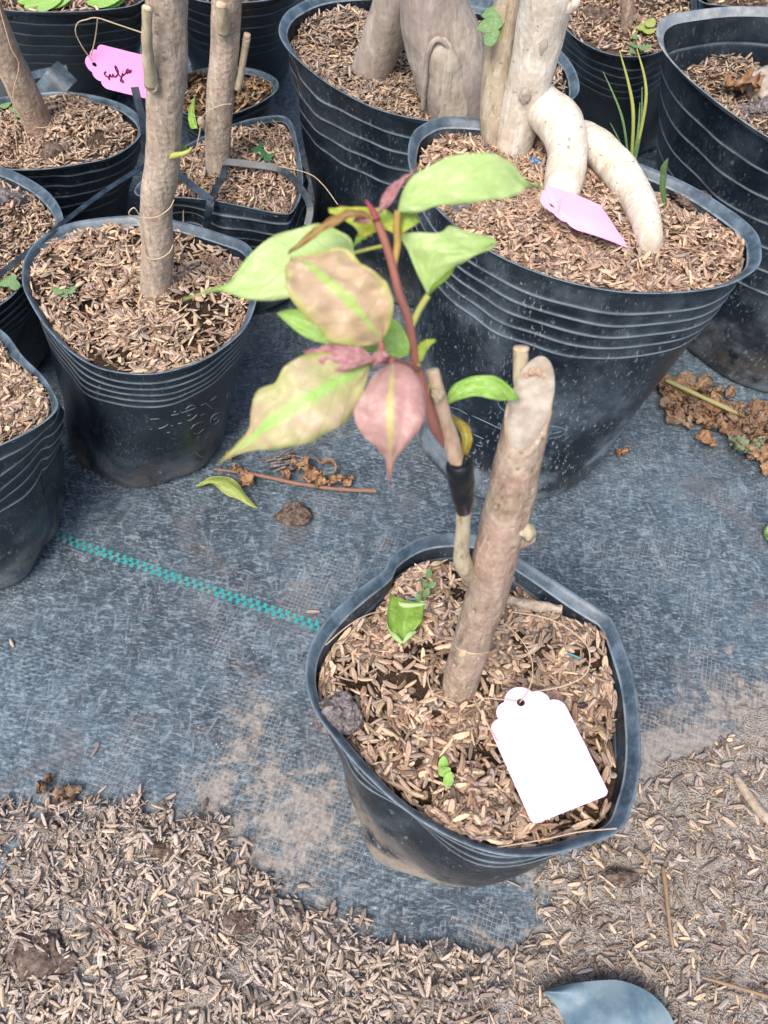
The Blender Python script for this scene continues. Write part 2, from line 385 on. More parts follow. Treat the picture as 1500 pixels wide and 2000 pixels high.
def tube(pts, rad, n=24, segs=10, bump=0.0, bfreq=60, seed=1, cap=True, flat_=None, raw=False):
    """tapered tube through world points; returns V,F"""
    P = cr(pts, n) if not raw else np.array([list(p) for p in pts]); n = len(P)
    R = np.interp(np.linspace(0, 1, n), np.linspace(0, 1, len(rad)), rad)
    T = np.gradient(P, axis=0); T /= np.linalg.norm(T, axis=1)[:, None] + 1e-12
    up = np.array([0.13, .97, .2]);
    if abs(T[0] @ up) > .9: up = np.array([1, 0, 0.])
    nrm = np.cross(T[0], up); nrm /= np.linalg.norm(nrm); V = []
    for i in range(n):
        nrm = nrm - T[i] * (nrm @ T[i]); nrm /= np.linalg.norm(nrm); b = np.cross(T[i], nrm)
        th = np.linspace(0, 2 * math.pi, segs, endpoint=False)
        fx, fy = (1, 1) if flat_ is None else flat_
        V.append(P[i] + R[i] * (np.cos(th)[:, None] * nrm * fx + np.sin(th)[:, None] * b * fy))
    V = np.array(V)
    if bump:
        nz = Noise(seed, bfreq, 3, 3); ctr = P[:, None, :]
        d = nz(V[..., 0], V[..., 1], V[..., 2] * .5)
        V = ctr + (V - ctr) * (1 + bump * d[..., None])
    V = V.reshape(-1, 3); F = []
    for i in range(n - 1):
        for j in range(segs):
            a, b = i * segs + j, i * segs + (j + 1) % segs
            F.append((a, b, b + segs, a + segs))
    if cap:
        V = np.vstack([V, P[0], P[-1]]); c0, c1 = n * segs, n * segs + 1
        for j in range(segs):
            F.append((c0, (j + 1) % segs, j)); F.append((c1, (n - 1) * segs + j, (n - 1) * segs + (j + 1) % segs))
    return V, F
def tube_obj(name, mat, parent, *a, **k):
    V, F = tube(*a, **k); return mesh_obj(name, V, F, mat, parent)
def join(parts):
    V = []; F = []; o = 0
    for v, f in parts:
        V.append(np.asarray(v)); F += [tuple(i + o for i in q) for q in f]; o += len(v)
    return np.vstack(V), F

# ------------------------------------------------------------------ ground
gz = Noise(5, 5, 2)
def ground_z(x, y): return .0012 * gz(x, y) - .0005
SPILL_PX = [(-120, 1735), (20, 1720), (30, 1650), (-60, 1640), (-60, 1600), (60, 1590), (130, 1585), (190, 1560), (245, 1565), (300, 1592), (380, 1604), (424, 1590), (445, 1645), (505, 1700), (560, 1765),
            (640, 1788), (720, 1828), (800, 1856), (900, 1852), (1030, 1868), (1066, 1810), (1072, 1740), (1050, 1700), (1150, 1655),
            (1230, 1620), (1262, 1540), (1300, 1490), (1400, 1470), (1450, 1440), (1440, 1380), (1520, 1360), (1700, 1380), (1700, 2200), (-120, 2200)]
SPILL = np.array([list(at_z(x, y, 0))[:2] for x, y in SPILL_PX])
def sdist(P, poly):
    """signed distance (positive inside) of points to a polygon"""
    d = np.full(len(P), 1e9); ins = np.zeros(len(P), bool); m = len(poly)
    for i in range(m):
        a, b = poly[i], poly[(i + 1) % m]; e = b - a; w_ = P - a
        t = np.clip((w_ @ e) / (e @ e), 0, 1); d = np.minimum(d, np.linalg.norm(w_ - t[:, None] * e, axis=1))
        c1 = (a[1] <= P[:, 1]) != (b[1] <= P[:, 1])
        with np.errstate(divide='ignore', invalid='ignore'):
            xx = a[0] + (P[:, 1] - a[1]) / (b[1] - a[1]) * e[0]
        ins ^= c1 & (P[:, 0] < xx)
    return np.where(ins, d, -d)
xs = np.concatenate([[-60, -15, -4, -1.5, -.8], np.arange(-.5, .5001, .004), [.8, 1.5, 4, 15, 60]])
ys = np.concatenate([[-20, -5, -1.5, -.4], np.arange(-.12, .9, .004), [1.1, 1.5, 3, 8, 25, 80]])
X, Y = np.meshgrid(xs, ys); G = np.stack([X.ravel(), Y.ravel()], 1)
dsp = sdist(G, SPILL)
def blob(px, py, rad, amp):
    c_ = at_z(px, py, 0); return amp * np.exp(-((G[:, 0] - c_.x) ** 2 + (G[:, 1] - c_.y) ** 2) / rad ** 2)
near = (np.abs(G) < 1.2).all(axis=1)
dust = np.where(near, np.clip(1.0 + dsp / .035, 0, 1) ** 1.5 * np.where(G[:, 0] > .05, .75, .35), .1)
for b in [(1330, 1440, .035, .5), (1270, 1500, .03, .5), (480, 1460, .03, .5), (600, 1560, .035, .5), (500, 1370, .02, .35), (560, 1640, .03, .4), (250, 1450, .012, .4), (110, 1530, .012, .4), (400, 1540, .015, .35), (640, 1120, .03, .25), (560, 1180, .02, .3),
          (1420, 1300, .03, .3), (700, 1290, .02, .2), (340, 1420, .02, .2), (650, 1640, .03, .25), (1440, 1100, .04, .15), (60, 1260, .01, .2)]:
    dust += blob(*b)
GV = np.stack([G[:, 0], G[:, 1], np.where(near, ground_z(G[:, 0], G[:, 1]), 0)], 1)
nx, ny = len(xs), len(ys)
ii = np.arange(ny - 1)[:, None] * nx + np.arange(nx - 1)[None]; ii = ii.ravel()
GF = np.stack([ii, ii + 1, ii + nx + 1, ii + nx], 1)
ground = mesh_obj('ground', GV, GF, FABRIC, fattr={'dust': dust}); ground['kind'] = 'structure'

# teal woven marker stripe, two staggered rows of tape
V = []; F = []
L = (at_z(676, 1246, 0) - at_z(40, 1028, 0)).length; off0 = (at_z(40, 1028, 0) - p0).dot(SD)
perp = Vector((-SD.y, SD.x, 0)); k0 = int(off0 / PITCHW)
for i in range(k0, k0 + int(L / PITCHW)):
    j = (i % 2); u0 = i * PITCHW * 1.0; v0 = -j * PITCHW * 1.25
    b0 = len(V); hw_ = PITCHW * .98
    for a in range(4):
        for b in range(4):
            q = p0 + SD * (u0 + hw_ * a / 3) + perp * (v0 + PITCHW * 1.3 * b / 3)
            zz = float(ground_z(q.x, q.y)) + .0004 + .00035 * math.sin(math.pi * a / 3)
            V.append((q.x, q.y, zz))
    for a in range(3):
        for b in range(3): s_ = b0 + a * 4 + b; F.append((s_, s_ + 4, s_ + 5, s_ + 1))
st = mesh_obj('marker_stripe', V, F, TEAL, ground)

# spilled soil sheet
sn = Noise(9, 45, 3); sn2 = Noise(10, 160, 2)
def spill_z(P):
    d = sdist(P, SPILL) + .004 * sn(P[:, 0], P[:, 1])
    right = 1 / (1 + np.exp(-(P[:, 0] - .085) / .01))
    hh = (.0055 * (1 - right) + .0022 * right) * np.clip(d / .02, 0, 1) ** .7
    return ground_z(P[:, 0], P[:, 1]) + np.where(d > 0, hh + .0006 + .0012 * (sn(P[:, 0], P[:, 1]) * .7 + .4 * sn2(P[:, 0], P[:, 1])) * np.clip(d / .01, 0, 1), -.003 + np.clip(d, -.1, 0) * .1), d
sx_ = np.arange(-.40, .42, .0025); sy_ = np.arange(-.10, .22, .0025)
X, Y = np.meshgrid(sx_, sy_); G2 = np.stack([X.ravel(), Y.ravel()], 1); Z2, D2 = spill_z(G2)
nx = len(sx_); ii = (np.arange(len(sy_) - 1)[:, None] * nx + np.arange(nx - 1)[None]).ravel()
SF = np.stack([ii, ii + 1, ii + nx + 1, ii + nx], 1); SF = SF[(D2[SF] > -.006).any(axis=1)]
o = mesh_obj('spilled_soil', np.column_stack([G2, Z2]), SF, SOIL_GREY); o['kind'] = 'stuff'
tag(o, 'grey brown soil spilled over the front edge of the ground cloth', 'soil')

# ------------------------------------------------------------------ husks
def husk_template(lod):
    V = []; F = []
    if lod == 0:
        ts = [-.80, -.3, .25, .78]; wd = [.66, 1, .97, .60]
        ring = [(-1, 0), (-.55, .85), (.0, .66), (.55, .85), (1, 0), (0, -.7)]
    else:
        ts = [-.6, 0, .6]; wd = [.75, 1, .7]; ring = [(-1, 0), (0, .95), (1, 0), (0, -.7)]
    m = len(ring); V.append((-1, 0, 0))
    for t, w_ in zip(ts, wd):
        for a, b in ring: V.append((t, a * w_, b * w_))
    V.append((1, 0, 0))
    for i in range(len(ts) - 1):
        for j in range(m):
            a, b = 1 + i * m + j, 1 + i * m + (j + 1) % m
            F += [(a, b, b + m), (a, b + m, a + m)]
    e = len(V) - 1; l0 = 1 + (len(ts) - 1) * m
    for j in range(m):
        F.append((0, 1 + (j + 1) % m, 1 + j)); F.append((e, l0 + j, l0 + (j + 1) % m))
    return np.array(V, float), np.array(F)
HT = [husk_template(0), husk_template(1)]
PAL_TAN = np.array([1.26, 1.25, 1.38]) * np.array([(.50, .36, .235), (.42, .30, .195), (.58, .44, .29), (.35, .25, .17), (.45, .36, .27), (.27, .17, .105), (.64, .48, .29), (.38, .31, .235), (.48, .36, .24)])
PAL_GREY = np.array([1.30, 1.30, 1.40]) * np.array([(.36, .29, .22), (.42, .34, .255), (.30, .245, .20), (.47, .385, .28), (.33, .30, .27), (.25, .19, .145), (.52, .40, .26), (.40, .35, .30)])
PAL_DARK = np.array([(.36, .23, .14), (.30, .19, .12), (.45, .31, .19), (.20, .12, .075), (.33, .25, .18), (.13, .08, .05), (.54, .38, .21)])
def husks(name, P, pal, lod=0, parent=None, size=1.0, yaw=None, thick=.0025, pitch=.33):
    """P: N x 3 positions on the surface; one mesh"""
    n_ = len(P); T, F = HT[lod]; k = len(T)
    kind = rng.random(n_)
    Ln = rng.normal(.0040, .0007, n_) * size; Wd = rng.normal(.00112, .00022, n_) * size; Hh = Wd * rng.uniform(.35, .65, n_)
    sl_ = kind < .2; Wd[sl_] *= .55; fl = (kind > .88); Ln[fl] *= .55; Hh[fl] *= .5; Wd[fl] *= 1.2
    tiny = (kind > .2) & (kind < .36); Ln[tiny] *= .42; Wd[tiny] *= .6; Hh[tiny] *= .7
    yw = rng.uniform(0, 2 * math.pi, n_) if yaw is None else np.where(np.isnan(yaw), rng.uniform(0, 2 * math.pi, n_), yaw)
    pt = rng.normal(0, pitch, n_); rl = rng.normal(0, .5, n_)
    flip = np.where(rng.random(n_) < .3, math.pi, 0); rl = rl + flip
    bend = rng.normal(0, .06, n_); sb = rng.normal(0, .07, n_)
    x = T[None, :, 0] * Ln[:, None]; y = T[None, :, 1] * Wd[:, None] + sb[:, None] * Ln[:, None] * T[None, :, 0] ** 2
    z = T[None, :, 2] * Hh[:, None] + bend[:, None] * Ln[:, None] * T[None, :, 0] ** 2
    c_, s_ = np.cos(rl)[:, None], np.sin(rl)[:, None]; y, z = y * c_ - z * s_, y * s_ + z * c_
    c_, s_ = np.cos(pt)[:, None], np.sin(pt)[:, None]; x, z = x * c_ - z * s_, x * s_ + z * c_
    c_, s_ = np.cos(yw)[:, None], np.sin(yw)[:, None]; x, y = x * c_ - y * s_, x * s_ + y * c_
    zo = rng.random(n_) ** 1.0 * thick + np.abs(np.sin(pt)) * Ln * .5
    V = np.stack([x + P[:, 0:1], y + P[:, 1:2], z + (P[:, 2] + zo)[:, None]], 2).reshape(-1, 3)
    FF = (F[None] + (np.arange(n_) * k)[:, None, None]).reshape(-1, 3)
    c0 = pal[rng.integers(0, len(pal), n_)] * np.where(rng.random((n_, 1)) < .22, rng.uniform(.35, .6, (n_, 1)), rng.uniform(.72, 1.18, (n_, 1))) * rng.uniform(.985, 1.015, (n_, 3))
    c0 = c0
    tipd = np.where(np.abs(T[:, 0]) > .9, .70, 1.0) * np.where((T[:, 1] == 0) & (T[:, 2] > 0) & (lod == 0), .72, 1.0) * np.where(np.abs(T[:, 1]) > .55 , .82, 1.0)
    C_ = (c0[:, None, :] * tipd[None, :, None]).reshape(-1, 3)
    return mesh_obj(name, V, FF, HUSK, parent, smooth=True, col=C_)

# ------------------------------------------------------------------ pots
class Pot: pass
def make_pot(label, rim_px, h, base_px, base_r, soil_drop, mat=PL_C, rings=5, ring0=.10, ringd=.055, tilt=(0, 0), mound=.003,
             stilt=(0, 0), nh=2500, lod=1, pal=PAL_TAN, soil=SOIL_MID, seed=1, wob=.002, lip=.0038, rim_mat=PL_RIM, ringh=.0005,
             size=1.0, bald=-9, group='black plastic plant pots', base_c=None, name='plant_pot'):
    q = Pot(); NT = 160
    z0 = h; pts = []
    c0 = np.mean([list(at_z(x, y, h)) for x, y in rim_px], axis=0)
    for x, y in rim_px:
        z = h
        for _ in range(8):
            p = at_z(x, y, z); z = h + tilt[0] * (p.x - c0[0]) + tilt[1] * (p.y - c0[1])
        pts.append(at_z(x, y, z))
    R = cr(pts, 4000, True)
    # resample by arc length
    seg = np.linalg.norm(np.diff(np.vstack([R, R[:1]]), axis=0), axis=1); s = np.concatenate([[0], np.cumsum(seg)])
    t = np.linspace(0, s[-1], NT, endpoint=False); R2 = np.vstack([R, R[:1]])
    R = np.stack([np.interp(t, s, R2[:, i]) for i in range(3)], 1)
    if np.sum(R[:, 0] * np.roll(R[:, 1], -1) - R[:, 1] * np.roll(R[:, 0], -1)) < 0: R = R[::-1]
    c = R.mean(axis=0); q.c = c
    bc = np.array(list(at_z(*base_px, 0))[:2]) if base_c is None else np.array(base_c)
    th = np.arctan2(R[:, 1] - c[1], R[:, 0] - c[0])
    B = np.stack([bc[0] + base_r * np.cos(th), bc[1] + base_r * np.sin(th), np.zeros(NT) + .0005], 1)
    tg = np.roll(R, -1, 0) - np.roll(R, 1, 0); nn = np.stack([tg[:, 1], -tg[:, 0], 0 * tg[:, 0]], 1)
    for _ in range(3): nn = (np.roll(nn, 1, 0) + nn + np.roll(nn, -1, 0)) / 3
    nn /= np.linalg.norm(nn, axis=1)[:, None]
    wn_ = Noise(seed, 1.0, 2, 3); rn = np.linalg.norm(R - c, axis=1).mean()
    def wall(sv, inset=0.0):
        """loop at height fraction sv"""
        e = sv + .06 * math.sin(math.pi * sv)
        p = B * (1 - e) + R * e; p[:, 2] = B[:, 2] + (R[:, 2] - B[:, 2]) * sv
        k = min(1, sv / .06); p[:, :2] -= nn[:, :2] * (1 - math.sqrt(max(0, 1 - (1 - k) ** 2))) * .006
        dist = (1 - sv) * h
        lipo = lip * min(1, dist / .005) ** .8
        wv = wob * wn_(np.cos(th) * 1.1, np.sin(th) * 1.1, np.full(NT, sv * 1.3)) * min(1, dist / .02)
        return p + nn * (wv - lipo - inset)[:, None] if False else p + nn * (np.atleast_1d(wv - lipo - inset))[:, None]
    q.wall = wall; q.h = h; q.nn = nn; q.th = th; q.NT = NT
    e = thing(name, label, 'plant pot', (bc[0], bc[1], 0), group); q.e = e
    # rows
    svs = [0, .012, .03, .06, .1, .16, .24, .32, .4, .48, .56]
    rr = [1 - ring0 - ringd * k for k in range(rings)]; rw = .0011 / h
    lipS = 1 - .005 / h
    prof = [(s_, 0) for s_ in svs if s_ < (min(rr) - 3 * rw if rr else 1)]
    for s_ in sorted(rr): prof += [(s_ - 2.2 * rw, 0), (s_ - rw, .25), (s_ - .35 * rw, .95), (s_ + .35 * rw, .95), (s_ + rw, .25), (s_ + 2.2 * rw, 0)]
    prof = [p for p in prof if p[0] < lipS - .01] + [(lipS, 0)]
    rows = [wall(s_) + nn * ringh * k for s_, k in prof]; hts = [s_ for s_, k in prof]
    soil_c = h - soil_drop
    smin = max(.3, (soil_c - .03) / h)
    prof_in = [(lipS, 0)] + [(s_, k) for s_, k in reversed(prof[:-1]) if s_ > smin] + [(smin, 0)]
    rin = [wall(s_, .0006) + nn * ringh * k for s_, k in prof_in]
    def grid(rows, hts, nm, mat_, ribs=None):
        V = np.vstack(rows); F = []
        for i in range(len(rows) - 1):
            a = np.arange(NT) + i * NT; b = (np.arange(NT) + 1) % NT + i * NT
            F.append(np.stack([a, b, b + NT, a + NT], 1))
        return mesh_obj(nm, V, np.vstack(F), mat_, e, fattr={'ht': np.repeat(hts, NT), 'rib': np.repeat(ribs if ribs is not None else np.zeros(len(rows)), NT)})
    q.wobj = grid(rows, hts, 'pot_wall', mat, [1.0 if k > .9 else 0.0 for s_, k in prof])
    grid(rin, [s_ for s_, k in prof_in], 'inner_wall', mat, [.6 if k > .9 else 0.0 for s_, k in prof_in])
    ls = [lipS, 1 - .0034 / h, 1 - .0017 / h, 1 - .0004 / h, 1.0]
    lr = [wall(s_) for s_ in ls]; lr.append(wall(1.0, .0005) + np.array([0, 0, .0001])); li_ = [lipS, lipS + .0005 / h, lipS + .0011 / h] + ls[1:-1]; lr += [wall(s_, .0009) + np.array([0, 0, .0003]) for s_ in reversed(li_)]
    grid(lr, [1] * len(lr), 'rim', rim_mat, [0, 0, 0, 0, .7, .5] + [0] * (len(lr) - 8) + [1, .6])
    # soil
    sn_ = Noise(seed + 50, 14, 3)
    def sz(x, y): return soil_c + stilt[0] * (x - c[0]) + stilt[1] * (y - c[1]) + .0035 * sn_(x, y)
    edge = wall(soil_c / h, .0008)
    for _ in range(3):
        zz = np.array([float(sz(edge[i, 0], edge[i, 1])) for i in range(NT)])
        ed2 = np.array([wall(min(lipS, max(smin, zz[i] / h)), .0004)[i] for i in range(0, NT)]) if _ == 0 else edge
        edge = ed2
    cc = edge.mean(axis=0)
    def sp(rho, ti):
        """rho 0..1, ti float index"""
        i0 = np.floor(ti).astype(int) % NT; i1 = (i0 + 1) % NT; f = (ti % 1)[:, None]
        E = edge[i0] * (1 - f) + edge[i1] * f; p = cc[:2] + (E[:, :2] - cc[:2]) * rho[:, None]
        return p, np.linalg.norm(E[:, :2] - cc[:2], axis=1), np.arctan2(*(edge[i1] - edge[i0])[:, [1, 0]].T)
    def sz2(p, rho): return sz(p[:, 0], p[:, 1]) + mound * (1 - rho ** 2) - .0018 * np.clip((rho - .9) / .1, 0, 1)
    q.sz = lambda x, y: float(sz(x, y)) + mound * .8
    nr = 36; V = []
    for i in range(nr + 1):
        rho = np.full(NT, 1 - (1 - i / nr) ** 1.0); p, _, _ = sp(rho, np.arange(NT).astype(float)); V.append(np.column_stack([p, sz2(p, rho)]))
    V = np.vstack(V); F = []
    for i in range(nr):
        a = np.arange(NT) + i * NT; b = (np.arange(NT) + 1) % NT + i * NT; F.append(np.stack([a, b, b + NT, a + NT], 1))
    mesh_obj('soil', V, np.vstack(F), soil, e)
    # husks
    rho = np.sqrt(rng.random(nh)) * .985; ti = rng.random(nh) * NT
    p, rad, tang = sp(rho, ti); d = (1 - rho) * rad
    bn = Noise(seed + 70, 16, 3)
    keep = (bn(p[:, 0], p[:, 1]) > bald) | (rng.random(nh) < .27)
    p, rho, d, tang = p[keep], rho[keep], d[keep], tang[keep]
    yaw = np.where(d < .0045 * size, tang + rng.normal(0, .25, len(d)), np.nan)
    o = husks('husk_mulch', np.column_stack([p, sz2(p, rho)]), pal, lod, e, size, yaw, thick=.0032); o['kind'] = 'stuff'
    if lod == 0:
        nc = nh // 2; rho = np.sqrt(rng.random(nc)) * .98; p, _, _ = sp(rho, rng.random(nc) * NT); kk = (bn(p[:, 0], p[:, 1]) > bald) | (rng.random(nc) < .3); p, rho = p[kk], rho[kk]
        o = husks('husk_crumbs', np.column_stack([p, sz2(p, rho)]), pal * .9, 1, e, .5, None, thick=.003, pitch=.5); o['kind'] = 'stuff'
    return q

front = make_pot('small black foreground pot with the stump',
    [(890, 1040), (955, 1052), (1040, 1105), (1110, 1150), (1165, 1185), (1192, 1205), (1212, 1245), (1240, 1330), (1251, 1430), (1250, 1510), (1236, 1570), (1212, 1622), (1150, 1650), (1060, 1672), (965, 1668), (870, 1632), (780, 1575), (700, 1500), (650, 1440), (612, 1385), (596, 1320), (608, 1255), (650, 1195), (700, 1150), (750, 1112), (765, 1085), (820, 1050)],
    .110, (866, 1548), .054, .013, mat=PL_A, rings=3, ring0=.12, ringd=.05, ringh=.0005, mound=.004, stilt=(0, -.02), nh=5600, lod=0, pal=PAL_TAN, soil=SOIL_DARK, seed=3, wob=.0032, lip=.0036, size=1.2, bald=-.12)
left = make_pot('black ribbed pot left of the loose leaf stem, with embossed marks and round rim',
    [(272, 420), (350, 432), (430, 455), (485, 478), (503, 520), (503, 580), (480, 640), (430, 685), (370, 715), (290, 732), (200, 722), (140, 690), (90, 640), (58, 590), (43, 550), (50, 500), (85, 460), (150, 432)],
    .126, (292, 848), .057, .006, mat=PL_B, rings=5, ring0=.085, ringd=.042, ringh=.0005, nh=4600, lod=0, size=1.08, pal=PAL_TAN, soil=SOIL_DARK, seed=4, stilt=(0, 0), wob=.0016, lip=.0036, bald=-.1, tilt=(0, 0))
corner = make_pot('black pot cropped by the left picture edge, lowest on the left, with wavy ribs',
    [(-110, 640), (-40, 625), (10, 650), (45, 695), (85, 735), (110, 775), (112, 800), (80, 830), (20, 862), (-50, 888), (-140, 890), (-200, 830), (-200, 720)],
    .135, (-68, 1022), .068, .006, mat=PL_C, rings=5, ring0=.10, ringd=.075, ringh=.0009, nh=3500, lod=0, pal=PAL_TAN, seed=5, wob=.004, lip=.0030)
second = make_pot('black pot at the left edge just above the lowest pot',
    [(-80, 320), (-10, 322), (50, 345), (100, 380), (124, 425), (115, 470), (70, 530), (10, 590), (-60, 620), (-150, 600), (-200, 520), (-190, 400), (-140, 340)],
    .118, (-40, 690), .058, .006, rings=5, nh=2600, pal=PAL_TAN, seed=6)
ptree = make_pot('black ribbed pot holding the brown trunk that leans left at the left edge',
    [(110, 178), (180, 185), (240, 203), (274, 228), (280, 250), (262, 280), (215, 308), (150, 322), (70, 332), (0, 328), (-60, 300), (-75, 255), (-50, 215), (10, 188)],
    .115, (130, 440), .056, .006, rings=5, ring0=.10, ringd=.09, nh=2800, pal=PAL_TAN, seed=8, bald=-1)
bag = make_pot('collapsed black grow bag tied with plastic straps around its trunk',
    [(262, 372), (300, 330), (370, 280), (440, 248), (500, 230), (562, 230), (584, 290), (592, 360), (575, 410), (548, 418), (480, 405), (415, 392), (345, 386), (290, 388)],
    .118, (460, 520), .068, .008, rings=6, ring0=.09, ringd=.08, ringh=.0007, nh=3000, pal=PAL_TAN, seed=9, wob=.0035, bald=-1, lip=.0025)
small = make_pot('small low black pot between the two bare trunks at the top left',
    [(440, 128), (500, 135), (540, 155), (538, 180), (490, 210), (430, 228), (370, 225), (335, 200), (335, 165), (380, 138)],
    .10, (455, 320), .038, .007, rings=4, ring0=.1, ringd=.09, nh=1300, pal=PAL_DARK, soil=SOIL_DARK, seed=10, bald=0.0)
wide = make_pot('wide black ribbed pot behind the pink tag with handwriting, at the top left',
    [(110, -150), (210, -130), (285, -90), (300, -40), (275, 5), (200, 20), (100, 24), (10, 20), (-60, 0), (-90, -50), (-60, -110), (10, -142)],
    .170, (125, 150), .078, .008, rings=5, ring0=.09, ringd=.075, nh=2000, pal=PAL_TAN, seed=11)
behind = make_pot('black ribbed pot standing behind the second bare trunk at the top edge',
    [(450, -170), (530, -150), (605, -100), (600, -45), (545, -5), (460, 6), (390, 2), (345, -20), (325, -70), (340, -130), (390, -160)],
    .170, (470, 130), .058, .008, rings=5, ring0=.11, ringd=.085, nh=1500, pal=PAL_TAN, seed=12)
big = make_pot('large black pot at top centre holding the thick forked trunk',
    [(760, -18), (860, -5), (960, 18), (1050, 62), (1110, 115), (1132, 165), (1118, 195), (1060, 222), (960, 238), (850, 238), (740, 215), (650, 170), (590, 125), (553, 85), (545, 50), (570, 15), (640, -12)],
    .172, (820, 470), .100, .013, mat=PL_M, rings=4, ring0=.10, ringd=.075, ringh=.0006, nh=6500, pal=PAL_GREY * np.array([1.05, .98, .9]), seed=13, stilt=(0, 0.02), wob=.003, lip=.0045)
right = make_pot('large dusty black pot right of centre holding the pale tree with arching roots',
    [(870, 228), (960, 232), (1060, 245), (1200, 300), (1330, 352), (1420, 405), (1475, 450), (1488, 490), (1478, 525), (1420, 558), (1330, 572), (1220, 572), (1110, 552), (1010, 518), (930, 475), (870, 425), (820, 370), (797, 315), (803, 265), (830, 240)],
    .195, (985, 838), .076, .010, mat=PL_K, rings=5, ring0=.085, ringd=.042, ringh=.0007, nh=8000, lod=0, pal=PAL_TAN * np.array([1.04, 1.02, 1.02]), seed=14, wob=.0012, lip=.0042, mound=.006, stilt=(0, -.03))
deep = make_pot('black pot in shadow at the top right with a thin stem and weeds',
    [(1220, -75), (1300, -60), (1355, -20), (1362, 25), (1330, 75), (1270, 108), (1200, 108), (1140, 85), (1100, 50), (1085, 5), (1110, -45), (1160, -70)],
    .150, (1185, 245), .066, .006, rings=5, nh=2600, pal=PAL_TAN, seed=15, bald=-.7)
far = make_pot('large black ribbed pot with pale rim cropped by the right edge',
    [(1340, 22), (1440, 12), (1560, 18), (1680, 40), (1790, 90), (1850, 170), (1840, 260), (1760, 320), (1640, 330), (1520, 280), (1420, 215), (1340, 150), (1292, 95), (1282, 55), (1300, 32)],
    .190, (1500, 615), .102, .036, mat=PL_M, rings=6, ring0=.12, ringd=.085, ringh=.0006, nh=4500, pal=PAL_GREY * np.array([.95, .88, .8]), seed=16, rim_mat=PL_RIM2, lip=.0045, wob=.0015)
edgep = make_pot('black pot cut off by the top edge above the large pale rimmed pot',
    [(1500, -150), (1590, -130), (1650, -80), (1650, -30), (1600, 5), (1500, 16), (1420, 12), (1364, 0), (1350, -50), (1370, -105), (1430, -140)],
    .160, (1480, 130), .066, .006, rings=4, nh=1500, pal=PAL_TAN, seed=17)

# embossed marks on the walls: short raised strokes of plastic
def emboss(q, strokes, r, name='embossed_mark'):
    me = q.wobj.data; bvh = BVHTree.FromPolygons([v.co + q.e.location for v in me.vertices], [p.vertices[:] for p in me.polygons])
    for st_ in strokes:
        pts = []
        P2 = cr([(a, b, 0) for a, b in st_], max(3, len(st_) * 3)) if len(st_) > 2 else np.array([(a, b, 0) for a, b in st_])
        for a, b, _ in P2:
            hit = bvh.ray_cast(CPOS, ray(a, b).normalized())
            if hit[0] is not None: pts.append(hit[0])
        if len(pts) >= 2: tube_obj(name, PL_MARK, q.e, pts, [r * .6, r, r, r * .6], n=max(6, len(pts)), segs=6)
n = N('plastic_mark'); PL_MARK = n.fin((.10, .14, .17), .35, .6)
def cz(x, y, ox, oy, s): return (ox + x / s, oy + y / s)
zz_ = lambda L_: [cz(a, b, 260, 740, 6.25) for a, b in L_]
emboss(left, [zz_(L_) for L_ in [[(205, 492), (325, 483)], [(465, 445), (560, 425)], [(495, 405), (530, 395)], [(595, 412), (690, 380), (770, 348)], [(640, 370), (700, 325), (760, 325)],
    [(828, 322), (885, 295)], [(885, 295), (925, 325), (965, 362)], [(945, 262), (1020, 210)], [(305, 608), (370, 590), (430, 550)], [(460, 570), (490, 573)], [(545, 548), (600, 535)],
    [(665, 512), (720, 490), (785, 430)], [(665, 450), (705, 435)], [(820, 445), (880, 420)], [(410, 655), (450, 650)], [(205, 610), (235, 617)],
    [(705, 610), (740, 565), (800, 535), (855, 520)], [(740, 665), (790, 665), (835, 635), (865, 605)], [(945, 540), (950, 480), (1000, 430), (1060, 405)], [(985, 555), (1030, 530), (1050, 490)], [(980, 500), (1030, 465)],
    [(770, 900), (820, 945), (900, 960)], [(1140, 215), (1165, 180), (1185, 200), (1165, 235), (1145, 220)]]], .00042)
zk = lambda L_: [cz(a, b, 780, 740, 3.75) for a, b in L_]
emboss(right, [zk(L_) for L_ in [[(350, 203), (430, 222), (500, 262)], [(530, 268), (640, 318), (750, 372)], [(540, 405), (620, 440)], [(720, 165), (740, 210), (790, 248)], [(770, 165), (800, 215)],
    [(1095, 345), (1180, 355), (1220, 385), (1180, 420), (1090, 440)], [(1100, 405), (1190, 385)], [(560, 480), (600, 495), (610, 480)], [(545, 600), (580, 625), (600, 610)]]], .00045)

# ------------------------------------------------------------------ husk spill on the cloth
def spill_husks(nn_, right_part):
    P = np.column_stack([rng.uniform(-.27, .29, nn_), rng.uniform(-.045, .15, nn_)])
    z, d = spill_z(P); dn = Noise(33, 28, 3)(P[:, 0], P[:, 1])
    rt = P[:, 0] > .078 + .02 * Noise(34, 20, 2)(P[:, 0], P[:, 1])
    # keep clear of the front pot's foot
    fp = front.wall(.02); fd = sdist(P, fp[::4, :2]); ok = (d > -.003) & (fd < -.002) & (rt == right_part)
    if not right_part: ok &= (Noise(35, 22, 4)(P[:, 0], P[:, 1]) > -.35) | (rng.random(nn_) < .45)
    if right_part:
        ok &= (dn > .9 * np.clip((P[:, 1] - .05) / .09, 0, 1) - .7) | (rng.random(nn_) < .3)
        pc = at_z(1490, 1420, 0)
    P, z, d = P[ok], z[ok], d[ok]
    z = np.maximum(z, ground_z(P[:, 0], P[:, 1]) + .0006)
    return np.column_stack([P, z])
o = husks('husk_spill', spill_husks(19000, False), (PAL_GREY * .7 + .20) * np.array([1.04, .97, .90]), 0, None, 1.04, thick=.0028, pitch=.17); o['kind'] = 'stuff'
tag(o, 'thick drift of pale rice husks spilled across the cloth at the lower left', 'husks')
